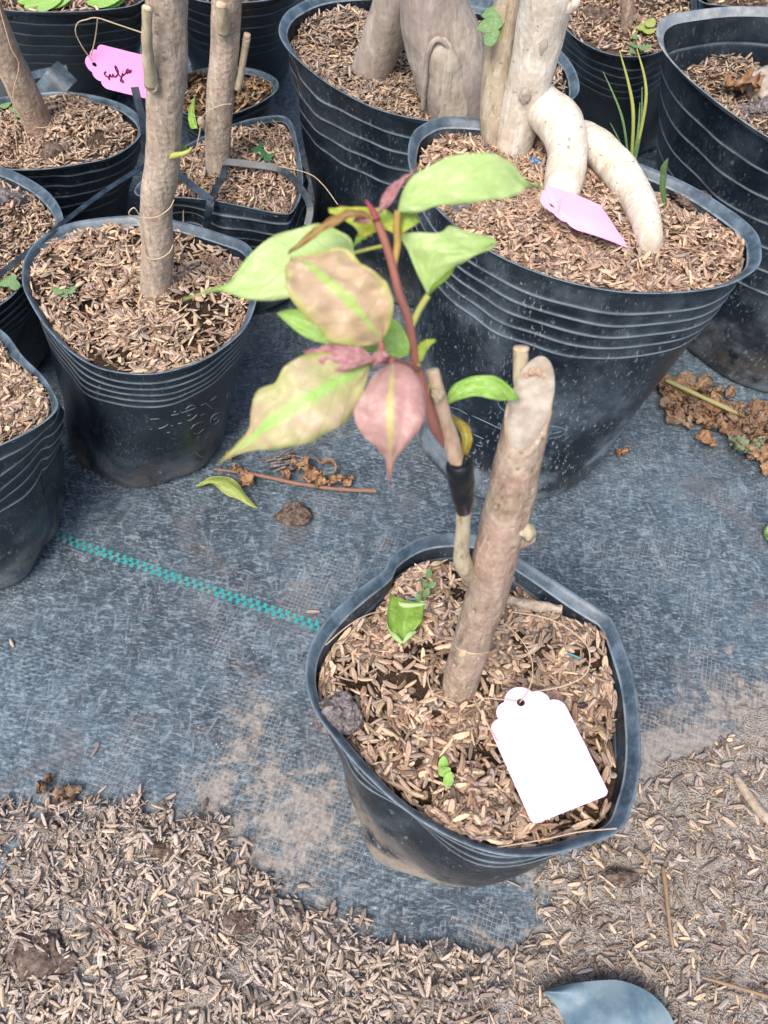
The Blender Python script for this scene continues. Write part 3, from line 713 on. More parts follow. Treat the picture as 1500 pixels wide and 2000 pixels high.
o = husks('husk_crumbs', spill_husks(15000, False), PAL_GREY * .7 + .17, 1, None, .5, thick=.004, pitch=.4); o['kind'] = 'stuff'
tag(o, 'fine husk crumbs between the husks of the drift at the lower left', 'husks')
o = husks('husk_spill', spill_husks(5600, True), PAL_GREY * 1.02, 0, None, 1.1, thick=.0012, pitch=.12); o['kind'] = 'stuff'
tag(o, 'thin scatter of greyish rice husks on dusty soil at the lower right', 'husks')
o = husks('husk_crumbs', spill_husks(24000, True), PAL_GREY * .9, 1, None, .5, thick=.0009, pitch=.35); o['kind'] = 'stuff'
tag(o, 'fine husk crumbs and grit over the dusty soil at the lower right', 'husks')
# stray single husks lying apart on the cloth
strays = [(750, 1062, 'single pale husk on bare cloth behind the foreground pot'), (22, 1255, 'broken tan husk alone on the cloth near the left edge'),
          (188, 1465, 'curled husk fragment on bare cloth above the husk drift'), (612, 1195, 'small husk beside the end of the teal stripe'),
          (395, 1065, 'tiny pale flake on the cloth above the middle of the teal stripe'), (460, 1300, 'husk fragment below the teal stripe on dusty cloth'),
          (593, 1730, 'upright husk at the slanting edge of the drift'), (1005, 1725, 'long brown husk just below the foreground pot'), (970, 1722, 'short tan husk touching the bottom of the foreground pot')]
for x, y, lb in strays:
    p = at_z(x, y, .001)
    o = husks('rice_husk', np.array([[p.x, p.y, float(ground_z(p.x, p.y)) + .001]]), PAL_GREY[:3], 0, None, 1.05, thick=.0003, pitch=.05)
    tag(o, lb, 'husk'); recentre(o)

# ------------------------------------------------------------------ clods, twigs
def ico(sub):
    import bmesh
    bm = bmesh.new(); bmesh.ops.create_icosphere(bm, subdivisions=sub, radius=1); V = np.array([list(v.co) for v in bm.verts]); F = [tuple(v.index for v in f.verts) for f in bm.faces]
    bm.free(); return V, F
ICO = ico(5); ICO4 = ico(4)
def clod(name, label, cat, c, r, sc=(1, 1, .7), seed=0, amp=.35, mat=CLOD, parent=None):
    V = ICO[0].copy(); a = Noise(seed, .5, 5, 3)(V[:, 0], V[:, 1], V[:, 2]); b = Noise(seed + 1, 2.2, 3, 3)(V[:, 0], V[:, 1], V[:, 2])
    V = V * (1 + amp * a * .6 - amp * .35 * np.abs(b))[:, None] * np.array(sc) * r + np.array(list(c))
    o = mesh_obj(name, V, ICO[1], mat, parent)
    if parent is None: tag(o, label, cat); recentre(o)
    return o
def on(q, x, y, dz=0.0):
    z = q.h - .01
    for _ in range(6): p = at_z(x, y, z); z = q.sz(p.x, p.y) + dz
    return at_z(x, y, z)
clod('soil_clod', 'crusty grey soil lump at the left inside the foreground pot', 'soil lump', on(front, 662, 1398, .003), .0105, (1, .95, .75), 1, .38)
clod('soil_clod', 'small flat grey lump beside the foot of the grafted stump', 'soil lump', on(front, 845, 1376, .001), .0045, (1.3, .6, .5), 2, .3)
clod('soil_clod', 'grey crumbly lump at the front left inside the large dusty pot', 'soil lump', on(right, 905, 405, .001), .0095, (1.1, .9, .45), 3, .4, CLOD)
clod('soil_clod', 'dark crumbly lump at the back right of the large dusty pot', 'soil lump', on(right, 1350, 392, .001), .0105, (1.2, .8, .5), 4, .4, CLOD_B)
clod('soil_clod', 'dark soil lump at the front of the pot with the leaning brown trunk', 'soil lump', on(ptree, 112, 295, .001), .0115, (1.1, .8, .6), 5, .4, CLOD_B)
clod('soil_clod', 'grey soil lump in the pot at the left edge below the leaning trunk', 'soil lump', on(second, 5, 395, .001), .012, (1, .9, .6), 6, .35)
clod('soil_clod', 'grey lump in the shadowed pot at the top right', 'soil lump', on(deep, 1165, 35, .002), .012, (1, .8, .8), 7, .35, CLOD_B)
clod('soil_clod', 'pale grey lump in the pale rimmed pot at the right edge', 'soil lump', on(far, 1490, 215, .004), .014, (1.2, .8, .6), 8, .4)
clod('soil_clod', 'ragged brown clod alone on the cloth below the dry twig', 'soil lump', at_z(577, 1004, .003), .0118, (1.05, .85, .42), 9, .45, CLOD_B)
clod('soil_clod', 'dull grey clod half buried in the husk drift at the far left', 'soil lump', at_z(70, 1875, .005), .013, (1.3, 1, .45), 10, .3, CLOD_B)
clod('soil_clod', 'dark clod in the middle of the husk drift', 'soil lump', at_z(320, 1660, .006), .007, (1.6, .6, .4), 11, .35, CLOD_B)
clod('soil_clod', 'blackish clod in the husk drift right of its centre', 'soil lump', at_z(465, 1800, .007), .007, (1.2, .9, .4), 12, .35, CLOD_B)
clod('soil_clod', 'small brown clod in the thin husk scatter near the foreground pot', 'soil lump', at_z(1215, 1712, .004), .006, (1.5, .6, .4), 14, .3, CLOD_B)
clod('pebble', 'tiny blue black pebble beside the white tag', 'pebble', on(front, 1137, 1377, .001), .0028, (1.1, .7, .7), 15, .15, DARK_FLAKE)

def bits(name, label, cat, mat, pts, rad, n_=20, group=None, **k):
    o = mesh_obj(name, *tube(pts, rad, n=n_, **k), mat); tag(o, label, cat, group); recentre(o); return o
# bark chunk in the pot and on the ground
bits('bark_chunk', 'flat piece of bark lying behind the stump in the foreground pot', 'bark', BARK_L, [on(front, 990, 1172, .002), on(front, 1040, 1182, .004), on(front, 1098, 1190, .002)], [.0028, .0034, .0030], segs=14, bump=.25, bfreq=150, flat_=(1.1, .8))
fr = []
for k in range(26):
    a = rng.normal(0, .25) + .3; l = rng.uniform(.006, .016); c_ = at_z(555 + rng.normal(0, 14), 900 + rng.normal(0, 8), .003 + rng.random() * .004)
    dv = Vector((math.cos(a), math.sin(a) * 1.3, rng.normal(0, .2))) * l / 2
    fr.append(tube([c_ - dv, c_ + Vector((0, 0, .001)), c_ + dv], [.0006, .0011, .0005], n=6, segs=6, bump=.2))
o = mesh_obj('wood_shred', *join(fr), CLOD); tag(o, 'frayed grey piece of wood behind the dry twig on the cloth', 'wood'); recentre(o)
# dry twig
tw = thing('dry_twig', 'dry reddish twig with curled brown leaves lying before the left pots', 'twig', at_z(580, 935, 0))
tube_obj('stem', TWIG, tw, [at_z(418, 916, .004), at_z(500, 927, .005), at_z(580, 944, .004), at_z(660, 955, .004), at_z(736, 959, .004)], [.0009, .0014, .0014, .0013, .0015], n=40, segs=8, bump=.15, bfreq=120)
def crumple(mat, c, size, seed, parent=None, name='dry_leaf', amp=.6, asp=.5, yaw=None, label=None, flatn=1.0, up=.5):
    nu, nv = 16, 9; r = np.random.default_rng(seed); yw = r.uniform(0, 6.28) if yaw is None else yaw
    na = Noise(seed, 1.1, 3); nb = Noise(seed + 3, 1.2, 3); nc = Noise(seed + 5, 1.0, 3); V = []; UV = []
    curl = r.uniform(1.0, 2.6)
    for i in range(nu):
        for j in range(nv):
            u = i / (nu - 1); v = j / (nv - 1) * 2 - 1
            wd = math.sin(math.pi * u ** .8) ** .8 * asp * (1 + .2 * math.sin(9 * u + seed))
            ang = v * curl; x = u - .5; y = wd * math.sin(ang) / curl * 1.0; z = up * wd * (1 - math.cos(ang)) / curl
            x += amp * .12 * float(na(u * 2, v)); y += amp * .16 * float(nb(u * 2, v)); z += amp * .22 * float(nc(u * 2, v)) + .25 * amp * math.sin(u * 5 + seed)
            V.append((x, y, z * flatn)); UV.append((u, v * .5 + .5))
    V = np.array(V) * size; V[:, 2] -= V[:, 2].min(); cs, sn3 = math.cos(yw), math.sin(yw)
    V = np.column_stack([V[:, 0] * cs - V[:, 1] * sn3, V[:, 0] * sn3 + V[:, 1] * cs, V[:, 2]]) + np.array(list(c))
    F = [(i * nv + j, (i + 1) * nv + j, (i + 1) * nv + j + 1, i * nv + j + 1) for i in range(nu - 1) for j in range(nv - 1)]
    V2 = V.copy(); V2[:, 2] += .0003; m = len(V); VV = np.vstack([V, V2]); FF = [tuple(reversed(f)) for f in F] + [tuple(i + m for i in f) for f in F]
    o = mesh_obj(name, VV, FF, mat, parent, uv=UV + UV)
    if parent is None: tag(o, label, 'leaf'); recentre(o)
    return o
for k, (x, y, s_, yw) in enumerate([(590, 918, .017, -.6), (612, 935, .015, .2), (560, 930, .010, 2.), (455, 895, .012, 1.2), (470, 925, .012, -.3), (482, 945, .012, -.7), (655, 945, .014, .1), (680, 945, .009, 1.), (630, 950, .011, .5)]):
    crumple(LEAF_DRY, at_z(x, y, .0015), s_, 60 + k, tw, yaw=yw)
tube_obj('curled_leaf', LEAF_DRY, tw, [at_z(612, 888, .004), at_z(628, 905, .006), at_z(645, 898, .008), at_z(656, 912, .006), at_z(648, 928, .003)], [.0008, .0022, .002, .0024, .001], n=24, segs=8, flat_=(1.2, .35), bump=.2)

def leaf(name, L_, M_, R_, D, mat, parent=None, camber=.0, wave=.0006, seed=0, nu=28, nv=6, label=None, jag=0.0, thick=.00025, cat='leaf', zmode='d', curl=0.0):
    if name == 'leaf' and label is None and parent is not None and 'weed' == parent.get('category'): wave, mat = .0001, WEED
    """leaf built from stations along its midrib: left edge, midrib, right edge and depth"""
    def P(px, d): return at_d(px[0], px[1], d) if zmode == 'd' else at_z(px[0], px[1], d)
    k = len(M_); D = D if hasattr(D, '__len__') else [D] * k
    Lw = cr([P(L_[i], D[i]) for i in range(k)], nu); Mw = cr([P(M_[i], D[i]) for i in range(k)], nu); Rw = cr([P(R_[i], D[i]) for i in range(k)], nu)
    nz = Noise(seed + 200, 1.6, 2); V = []; UV = []
    vd = np.array(list(FWD)) if zmode == 'd' else np.array([0, 0, -1.])
    for i in range(nu):
        u = i / (nu - 1)
        for s_ in range(-nv, nv + 1):
            t = abs(s_) / nv; E = Lw[i] if s_ < 0 else Rw[i]
            p = Mw[i] * (1 - t) + E * t
            wd = np.linalg.norm(E - Mw[i])
            if jag: p = Mw[i] + (p - Mw[i]) * (1 + jag * t * math.sin(u * 34 + seed + (1 if s_ < 0 else 0)))
            off = camber * wd * (t ** 1.5) + wave * float(nz(u * 2.2, s_ / nv)) * (.3 + t) + curl * math.sin(u * math.pi) * wd
            off += .03 * wd * math.sin((u - .2 * t) * 8 * 2 * math.pi) * t * (1 - t)
            V.append(p + vd * off); UV.append((u, .5 + .5 * s_ / nv))
    w_ = 2 * nv + 1; V = np.array(V); F = []
    for i in range(nu - 1):
        for j in range(w_ - 1):
            a = i * w_ + j; F.append((a, a + w_, a + w_ + 1, a + 1))
    m = len(V); V = np.vstack([V, V + vd * thick]); F = [tuple(f) for f in F] + [tuple(i + m for i in reversed(f)) for f in F]
    for i in range(nu - 1):
        for j in (0, w_ - 1):
            a = i * w_ + j; F.append((a, a + w_, a + w_ + m, a + m))
    o = mesh_obj(name, V, F, mat, parent, uv=UV + UV)
    if parent is None: tag(o, label, cat); recentre(o)
    return o

# fallen leaf on the cloth
leaf('fallen_leaf', [(382, 948), (405, 932), (435, 926), (462, 938), (482, 965), (503, 992)], [(382, 949), (410, 940), (440, 944), (465, 958), (484, 975), (503, 992)],
     [(383, 950), (412, 944), (440, 962), (468, 974), (488, 986), (503, 993)], [.003, .009, .010, .009, .006, .002], LEAF_FALL, zmode='z', label='yellow green fallen leaf on the cloth in front of the ribbed pot', camber=.3, wave=.0004)
# debris at the right
STALK = flat('stalk_faded', (.33, .31, .13), .7)
db = thing('withered_branch', 'green stemmed withered branch with brown leaves behind the large dusty pot', 'branch', at_z(1420, 840, 0))
tube_obj('stem', STALK, db, [at_z(1300, 742, .012), at_z(1360, 770, .014), at_z(1420, 798, .012), at_z(1450, 812, .006), at_z(1470, 822, .002)], [.0016, .0018, .0016, .0013, .001], n=30, segs=10, bump=.1)
for k in range(46):
    t = rng.random(); x = 1310 + 240 * t + rng.normal(0, 12); y = 765 + 105 * t + rng.normal(0, 20 + 12 * t)
    crumple(LEAF_DRY2 if k % 3 else LEAF_DRY, at_z(x, y, .001 + .005 * rng.random()), rng.uniform(.012, .026), 100 + k, db, asp=.5, amp=.35, flatn=.6)
for k in range(70):
    t = rng.random(); x = 1305 + 260 * t + rng.normal(0, 16); y = 768 + 110 * t + rng.normal(0, 22)
    crumple(LEAF_DRY2 if k % 4 else LEAF_DRY, at_z(x, y, .001 + .008 * rng.random()), rng.uniform(.004, .011), 400 + k, db, asp=.35, amp=.8)
crumple(LEAF_WILT, at_z(1440, 878, .006), .020, 171, db, yaw=.1, amp=.6); crumple(LEAF_WILT, at_z(1478, 872, .006), .012, 172, db, amp=.6)
for k, (x, y, s_) in enumerate([(1365, 828, .020), (1395, 842, .022), (1375, 868, .016), (1310, 783, .013), (1480, 890, .024)]): crumple(LEAF_DRY, at_z(x, y, .001), s_, 180 + k, db, yaw=-.6 + .1 * k, amp=.45)
crumple(LEAF_DRY, at_z(1212, 888, .0006), .010, 190, None, label='small orange leaf scrap on the cloth beside the large dusty pot')
crumple(WEED, at_z(1498, 1045, .001), .018, 191, None, label='small green leaf cut by the right edge of the picture', yaw=1.4, amp=.3)
crumple(LEAF_DRY, on(far, 1440, 190, .003), .024, 192, None, label='crisp orange brown leaf inside the pale rimmed pot', yaw=-.8)
bits('twig', 'thin upright brown twig on the dusty ground at the lower right', 'twig', TWIG_L, [at_z(1294, 1692, .004), at_z(1301, 1740, .006), at_z(1306, 1790, .006), at_z(1315, 1855, .003)], [.0011, .0012, .0009, .0008], segs=8, bump=.15)
bits('twig', 'tan twig running off the bottom right corner', 'twig', TWIG_L, [at_z(1370, 1908, .004), at_z(1430, 1925, .006), at_z(1500, 1946, .006), at_z(1560, 1960, .005)], [.0007, .0009, .0009, .0009], segs=8, bump=.15)
bits('stick', 'thick grey stick at the right edge in the husk scatter', 'stick', BARK_L, [at_z(1435, 1512, .004), at_z(1465, 1560, .006), at_z(1500, 1598, .006), at_z(1560, 1640, .006)], [.0016, .0026, .003, .003], segs=10, bump=.2)
bits('straw', 'thin pale straw in the husk drift at the bottom left edge', 'straw', TWIG_L, [at_z(640, 2010, .009), at_z(690, 1985, .011), at_z(730, 1960, .012)] if False else [at_z(880, 1998, .009), at_z(925, 1985, .012), at_z(968, 1958, .010)], [.0005, .0006, .0004], segs=6)
bits('straw', 'long dark straw in the centre of the husk drift', 'straw', TWIG, [at_z(175, 1780, .009), at_z(215, 1825, .013), at_z(300, 1860, .011)], [.0004, .0005, .0004], segs=6)
# crumbs of dry leaf by the drift edge
crumple(LEAF_DRY2, at_z(95, 1535, .001), .012, 201, None, label='grey brown leaf scrap on the cloth just above the husk drift at the left', yaw=1.2)
crumple(LEAF_DRY2, at_z(135, 1555, .001), .014, 202, None, label='crumpled dry scrap at the upper edge of the husk drift', yaw=.2)
# plastic shard at the bottom
SH = [((1060, 1936), .006), ((1110, 1922), .010), ((1170, 1915), .013), ((1215, 1915), .014), ((1262, 1935), .013), ((1300, 1972), .010), ((1325, 2020), .008), ((1345, 2080), .006)]
SL = [((1060, 1938), .005), ((1088, 1966), .006), ((1105, 2000), .007), ((1118, 2050), .008), ((1130, 2090), .008), ((1140, 2110), .008), ((1150, 2130), .007), ((1160, 2150), .006)]
A = cr([at_z(*p, z) for p, z in SH], 24); B_ = cr([at_z(*p, z) for p, z in SL], 24); V = []; nvv = 12
for i in range(24):
    for j in range(nvv):
        t = j / (nvv - 1); p = A[i] * (1 - t) + B_[i] * t; V.append(p + np.array([0, 0, .006 * math.sin(math.pi * t) + .002 * math.sin(i * .5 + 3 * t)]))
F = [(i * nvv + j, (i + 1) * nvv + j, (i + 1) * nvv + j + 1, i * nvv + j + 1) for i in range(23) for j in range(nvv - 1)]
V = np.array(V); m = len(V); V = np.vstack([V, V - np.array([0, 0, .0006])]); F = F + [tuple(a + m for a in reversed(f)) for f in F]
o = mesh_obj('plastic_scrap', V, F, PL_SHARD); tag(o, 'curved blue grey scrap of pot plastic at the bottom edge', 'plastic scrap'); recentre(o)

# ------------------------------------------------------------------ grafted stump
YB, YT = .133, .162
def ys_(t): return YB + (YT - YB) * t
g = thing('grafted_stump', 'grafted bougainvillea stump with black tape and bronze pink new leaves', 'tree', on(front, 895, 1352))
SP = [(890, 1385), (896, 1345), (920, 1256), (951, 1157), (975, 1059), (1000, 960), (1012, 900), (1026, 829), (1037, 785), (1045, 757)]
ST = [on(front, 890, 1372, -.01)] + [at_y(x, y, ys_((1350 - y) / 610)) for x, y in SP[1:]]
WPX = [72, 68, 73, 82, 90, 90, 95, 92, 88, 82]
SR = [WPX[i] / 2 * depth(ST[i]) / FPX for i in range(len(ST))]
SN = 110; V, F = tube(ST, SR, n=SN, segs=40, bump=.035, bfreq=45, seed=21)
axis = (ST[-1] - ST[-3]).normalized(); pc = at_y(1034, 806, ys_(.9) - .001); pn = Vector((-.20, -.72, .62)).normalized()
Va = V.copy(); dd = (Va - np.array(pc)) @ np.array(pn); ax = np.array(axis); an = float(ax @ np.array(pn))
msk = dd > 0; Va[msk] -= np.outer(dd[msk] / an, ax)
trunk = mesh_obj('trunk', Va, F, BARK, g)
ctr = np.array(cr(ST, SN)); rr_ = np.interp(np.linspace(0, 1, SN), np.linspace(0, 1, len(SR)), SR)
# cut face: where the tube wall meets the cutting plane
e1 = np.array(axis.cross(Vector((0, 1, 0))).normalized()); e2 = np.cross(ax, e1); ring = []
for a in np.linspace(0, 2 * math.pi, 40, endpoint=False):
    best = None
    k = np.argmin(abs((ctr - np.array(pc)) @ np.array(pn))); q_ = ctr[k] + rr_[k] * .93 * (math.cos(a) * e1 + math.sin(a) * e2)
    q_ = q_ - ax * (((q_ - np.array(pc)) @ np.array(pn)) / an); ring.append(q_)
ring = np.array(ring); cen = ring.mean(0); V = [cen + np.array(pn) * .0006]
for s_ in (.5, .85, 1.0): V += list(cen + (ring - cen) * s_ + np.array(pn) * (.0007 if s_ < 1 else -.0004))
F = []
for j in range(40):
    j2 = (j + 1) % 40; F.append((0, 1 + j, 1 + j2))
    for k in range(2): F.append((1 + k * 40 + j, 1 + (k + 1) * 40 + j, 1 + (k + 1) * 40 + j2, 1 + k * 40 + j2))
mesh_obj('cut_face', V, F, CUT, g)
for k, (x, y, r_) in enumerate([(1030, 736, .0010), (1040, 730, .0012), (1050, 729, .0011), (1061, 735, .0012), (1070, 742, .0010)]):
    p = at_y(x, y - 3, .1655); clod('torn_bark', '', '', p, r_, (1.2, 1, 1), 40 + k, .4, SCION, g)
# stub behind the top
sb = tube_obj('side_stub', SCION_L, g, [at_y(1018, 770, .166), at_y(1016, 720, .170), at_y(1017, 684, .173)], [.0024, .0024, .0024], n=12, segs=20, bump=.05, bfreq=200)
V, F = tube([at_y(1017, 684, .173), at_y(1017.5, 677, .1735)], [.0025, .0022], n=3, segs=16, bump=.15, bfreq=300); mesh_obj('stub_cut', V, F, WOOD, sb)
# knot
kb = at_y(1014, 1048, ys_(.5)); kn = tube_obj('broken_knot', BARK, g, [at_y(995, 1052, ys_(.5)), kb, at_y(1030, 1042, ys_(.5) - .002)], [.0055, .0050, .0032], n=8, segs=16, bump=.12, bfreq=150)
V, F = tube([at_y(1024, 1040, ys_(.5) - .003), at_y(1034, 1036, ys_(.5) - .004), at_y(1040, 1033, ys_(.5) - .004)], [.0034, .0033, .0018], n=4, segs=14, bump=.25, bfreq=300, flat_=(1, .9)); mesh_obj('torn_wood', V, F, SCION_L, kn)
for x, y, r_ in [(1000, 1130, .0012), (886, 1300, .001), (960, 1100, .001), (935, 1285, .0009), (925, 1195, .0009), (1040, 905, .0011), (968, 990, .0011)]:
    clod('bark_bump', '', '', at_y(x, y, ys_((1350 - y) / 610) - .0065 if x not in (1000, 1040) else ys_((1350 - y) / 610)), r_, (1, 1, 1.2), int(x), .2, BARK, g)
# graft: rootstock arm, tape, scion
arm = tube_obj('rootstock_arm', SCION_L, g, [at_y(940, 1135, .147), at_y(922, 1120, .1445), at_y(908, 1106, .142), at_y(901, 1085, .1415), at_y(904, 1040, .142), at_y(906, 980, .143)], [.0030, .0034, .0037, .0031, .0026, .0026], n=40, segs=18, bump=.05, bfreq=150)
tube_obj('graft_tape', TAPE, g, [at_y(907, 994, .142), at_y(905, 975, .142), at_y(900, 945, .143), at_y(898, 915, .1435), at_y(897, 903, .144)], [.0029, .0035, .0042, .0043, .0038], n=24, segs=22, bump=.07, bfreq=130, seed=5)
tube_obj('graft_tape', TAPE, g, [at_y(908, 905, .1435), at_y(912, 892, .144)], [.0018, .0008], n=5, segs=8, bump=.1)
sc_ = tube_obj('scion', SCION, g, [at_y(898, 915, .144), at_y(886, 880, .146), at_y(872, 830, .148), at_y(860, 785, .150), at_y(850, 745, .152), at_y(845, 724, .153)], [.0026, .0026, .0024, .0023, .0020, .0019], n=40, segs=18, bump=.06, bfreq=150)
V, F = tube([at_y(845, 725, .153), at_y(844.6, 722, .1532)], [.0019, .0016], n=3, segs=14); mesh_obj('scion_cut', V, F, SCION_L, sc_)
clod('bud_scar', '', '', at_y(856, 772, .149), .0021, (1, 1, 1), 77, .3, SCION_L, sc_)
# shoot
dz = lambda x, y, d: at_d(x, y, d)
shoot = tube_obj('shoot', STEM_R, g, [dz(868, 870, .236), dz(849, 835, .228), dz(836, 792, .223), dz(824, 748, .218), dz(812, 708, .214), dz(805, 665, .210), dz(797, 621, .207), dz(779, 572, .204), dz(765, 514, .201), dz(748, 462, .198), dz(732, 424, .196)],
     [.0008, .0016, .0016, .0015, .0014, .0013, .0012, .0011, .0011, .0011, .0010], n=60, segs=12, bump=.04)
tube_obj('bud', BUD, g, [dz(736, 430, .195), dz(727, 410, .195), dz(714, 391, .195)], [.0011, .0008, .0002], n=10, segs=8)
rs = tube_obj('shoot', STEM_R, g, [dz(815, 722, .214), dz(790, 712, .205), dz(762, 704, .196), dz(742, 700, .190)], [.0012, .0010, .0011, .0014], n=16, segs=10)
clod('bud', '', '', dz(741, 699, .188), .0019, (1.2, 1, 1), 88, .4, LEAF_MAUVE, g)
def pet(mat, pts, r=.0007): tube_obj('leaf_stalk', mat, g, [dz(*p) for p in pts], [r, r * .9], n=16, segs=8)
# leaves, each with its own stations (left edge, midrib, right edge)
leaf('leaf', [(776, 413), (786, 375), (815, 335), (865, 306), (930, 298), (985, 308), (1015, 335), (1033, 358), (1062, 364)],
     [(776, 413), (800, 398), (840, 375), (890, 352), (940, 338), (985, 336), (1013, 350), (1034, 361), (1062, 365)],
     [(776, 414), (808, 414), (850, 400), (900, 396), (955, 389), (995, 384), (1020, 374), (1035, 363), (1062, 366)],
     [.196, .193, .190, .188, .188, .190, .193, .196, .199], LEAF_PALE, g, camber=.10, seed=1, nu=40, jag=.012)

leaf('leaf', [(692, 492), (684, 465), (655, 441), (600, 437), (540, 455), (485, 497), (450, 548), (420, 563), (358, 583)],
     [(693, 494), (668, 492), (630, 500), (580, 515), (530, 532), (480, 548), (448, 560), (420, 566), (358, 584)],
     [(694, 497), (690, 520), (650, 548), (600, 572), (540, 584), (480, 583), (445, 572), (420, 569), (358, 586)],
     [.203, .201, .199, .198, .198, .199, .200, .202, .206], LEAF_PALE, g, camber=.12, seed=2, nu=40, jag=.012)
pet(STEM_G, [(752, 480, .200), (722, 486, .204), (692, 494, .203)], .0005)
# small yellow green leaf folded at the top
leaf('leaf', [(768, 416), (742, 404), (700, 402), (660, 403), (641, 408)], [(770, 440), (744, 436), (705, 432), (670, 424), (642, 411)], [(772, 458), (748, 448), (708, 462), (690, 440), (643, 415)],
     [.200, .2, .199, .198, .198], LEAF_YEL, g, camber=.15, seed=3, wave=.0003)
leaf('leaf', [(764, 420), (785, 413), (800, 410), (814, 414), (819, 432)], [(766, 436), (782, 432), (796, 430), (810, 432), (819, 433)], [(768, 455), (780, 462), (795, 449), (810, 440), (819, 434)],
     [.200, .2, .199, .199, .199], LEAF_YEL, g, camber=.15, seed=4, wave=.0003)
leaf('leaf', [(722, 446), (706, 448), (696, 462), (690, 478)], [(724, 452), (710, 456), (700, 466), (690, 479)], [(728, 458), (716, 466), (704, 472), (691, 480)], .2, LEAF_GREEN, g, seed=5)
pet(STEM_Y, [(768, 520, .202), (776, 480, .201), (775, 445, .1985), (777, 412, .196)], .0010)
leaf('leaf', [(834, 578), (820, 545), (804, 500), (783, 462), (790, 458), (830, 456), (866, 448)][:4] + [(781, 460)], [(836, 577), (834, 545), (826, 512), (806, 480), (782, 459)], [(838, 576), (858, 548), (868, 520), (840, 470), (783, 458)], [.206, .204, .203, .202, .202], LEAF_GREEN, g, seed=6, camber=.05) if False else None
leaf('leaf', [(835, 576), (815, 535), (797, 490), (784, 462), (822, 452), (862, 451), (880, 440), (915, 452), (967, 466)],
     [(836, 577), (836, 545), (838, 520), (845, 500), (862, 490), (885, 482), (905, 476), (932, 474), (969, 472)],
     [(838, 577), (856, 550), (872, 535), (890, 518), (908, 508), (925, 500), (940, 494), (956, 487), (969, 478)],
     [.206, .204, .202, .200, .199, .199, .2, .201, .203], LEAF_PALE, g, camber=.10, seed=7, nu=40)
leaf('leaf', [(836, 578), (842, 560), (862, 542), (893, 518)], [(838, 577), (848, 560), (868, 543), (894, 517)], [(840, 575), (855, 560), (878, 540), (895, 514)], [.2055, .203, .2015, .199], LEAF_BRIGHT, g, seed=8, nu=14)
pet(STEM_G, [(804, 636, .208), (818, 606, .208), (836, 577, .206)], .0010)
leaf('leaf', [(797, 694), (800, 668), (775, 625), (725, 610), (640, 600), (570, 601), (541, 611)], [(796, 694), (780, 672), (745, 650), (695, 640), (640, 630), (585, 620), (541, 612)],
     [(794, 696), (765, 700), (730, 690), (690, 680), (642, 673), (590, 655), (542, 614)], [.209, .209, .207, .206, .206, .207, .208], LEAF_GREEN, g, seed=9, camber=.1)
leaf('leaf', [(744, 669), (762, 635), (768, 600), (758, 552), (738, 530), (708, 514), (680, 484), (640, 488), (574, 502)],
     [(744, 670), (728, 640), (706, 612), (682, 588), (655, 562), (630, 540), (608, 522), (592, 512), (572, 503)],
     [(743, 671), (702, 676), (655, 667), (622, 642), (592, 612), (566, 580), (557, 545), (555, 520), (570, 504)],
     [.188, .184, .181, .180, .179, .180, .182, .183, .185], LEAF_VAR, g, camber=.12, seed=10, nu=44, wave=.0011, jag=.012)
pet(STEM_R, [(742, 700, .189), (745, 685, .189), (744, 668, .188)], .0009)
leaf('leaf', [(727, 708), (700, 694), (650, 690), (600, 690), (560, 708), (535, 740), (508, 757), (490, 800), (484, 838), (456, 874), (428, 904)],
     [(726, 710), (695, 728), (660, 745), (625, 765), (590, 785), (560, 803), (532, 822), (508, 842), (484, 862), (456, 882), (427, 905)],
     [(724, 713), (712, 755), (694, 800), (662, 832), (625, 850), (590, 866), (556, 874), (520, 878), (492, 880), (460, 889), (428, 906)],
     [.190, .187, .184, .182, .181, .181, .182, .184, .186, .189, .192], LEAF_VAR2, g, camber=.10, seed=11, nu=48, wave=.0010, jag=.016)
pet(STEM_G, [(742, 702, .190), (734, 706, .190), (724, 710, .190)], .0009)
leaf('leaf', [(735, 703), (708, 680), (680, 672), (645, 672), (618, 678), (592, 686)], [(735, 704), (710, 697), (682, 692), (650, 690), (620, 688), (592, 687)], [(734, 706), (710, 711), (680, 722), (650, 722), (622, 708), (592, 688)],
     [.187, .185, .184, .184, .184, .185], LEAF_MAUVE, g, seed=12, camber=.15, wave=.0006)
leaf('leaf', [(767, 706), (735, 726), (712, 760), (693, 790), (694, 825), (712, 852), (738, 876), (752, 896), (757, 925), (761, 952)],
     [(768, 706), (765, 735), (763, 765), (762, 795), (762, 825), (762, 852), (762, 876), (762, 896), (762, 925), (762, 952)],
     [(770, 706), (800, 716), (824, 748), (833, 785), (828, 825), (808, 855), (785, 882), (772, 898), (765, 925), (763, 952)],
     [.190, .184, .181, .180, .180, .182, .185, .188, .191, .194], LEAF_PINK, g, seed=13, camber=.14, nu=40, wave=.0008, jag=.012)
pet(STEM_R, [(745, 700, .190), (758, 701, .191), (768, 706, .190)], .0010)
leaf('leaf', [(812, 712), (810, 690), (822, 668), (838, 661), (851, 664)], [(812, 713), (818, 695), (830, 676), (842, 667), (852, 665)], [(812, 714), (826, 702), (834, 684), (846, 671), (852, 667)], [.213, .212, .210, .209, .208], LEAF_YEL, g, seed=14, camber=.3)
pet(STEM_G, [(813, 728, .215), (811, 716, .214), (812, 710, .213)], .0016)
leaf('leaf', [(870, 792), (876, 765), (895, 745), (932, 733), (970, 735), (1000, 758), (1014, 780)], [(871, 792), (886, 777), (905, 764), (935, 757), (968, 760), (995, 770), (1014, 781)],
     [(872, 792), (892, 783), (915, 775), (940, 774), (965, 781), (992, 782), (1014, 782)], [.231, .229, .228, .228, .229, .232, .236], LEAF_GREEN, g, seed=15, camber=.15)
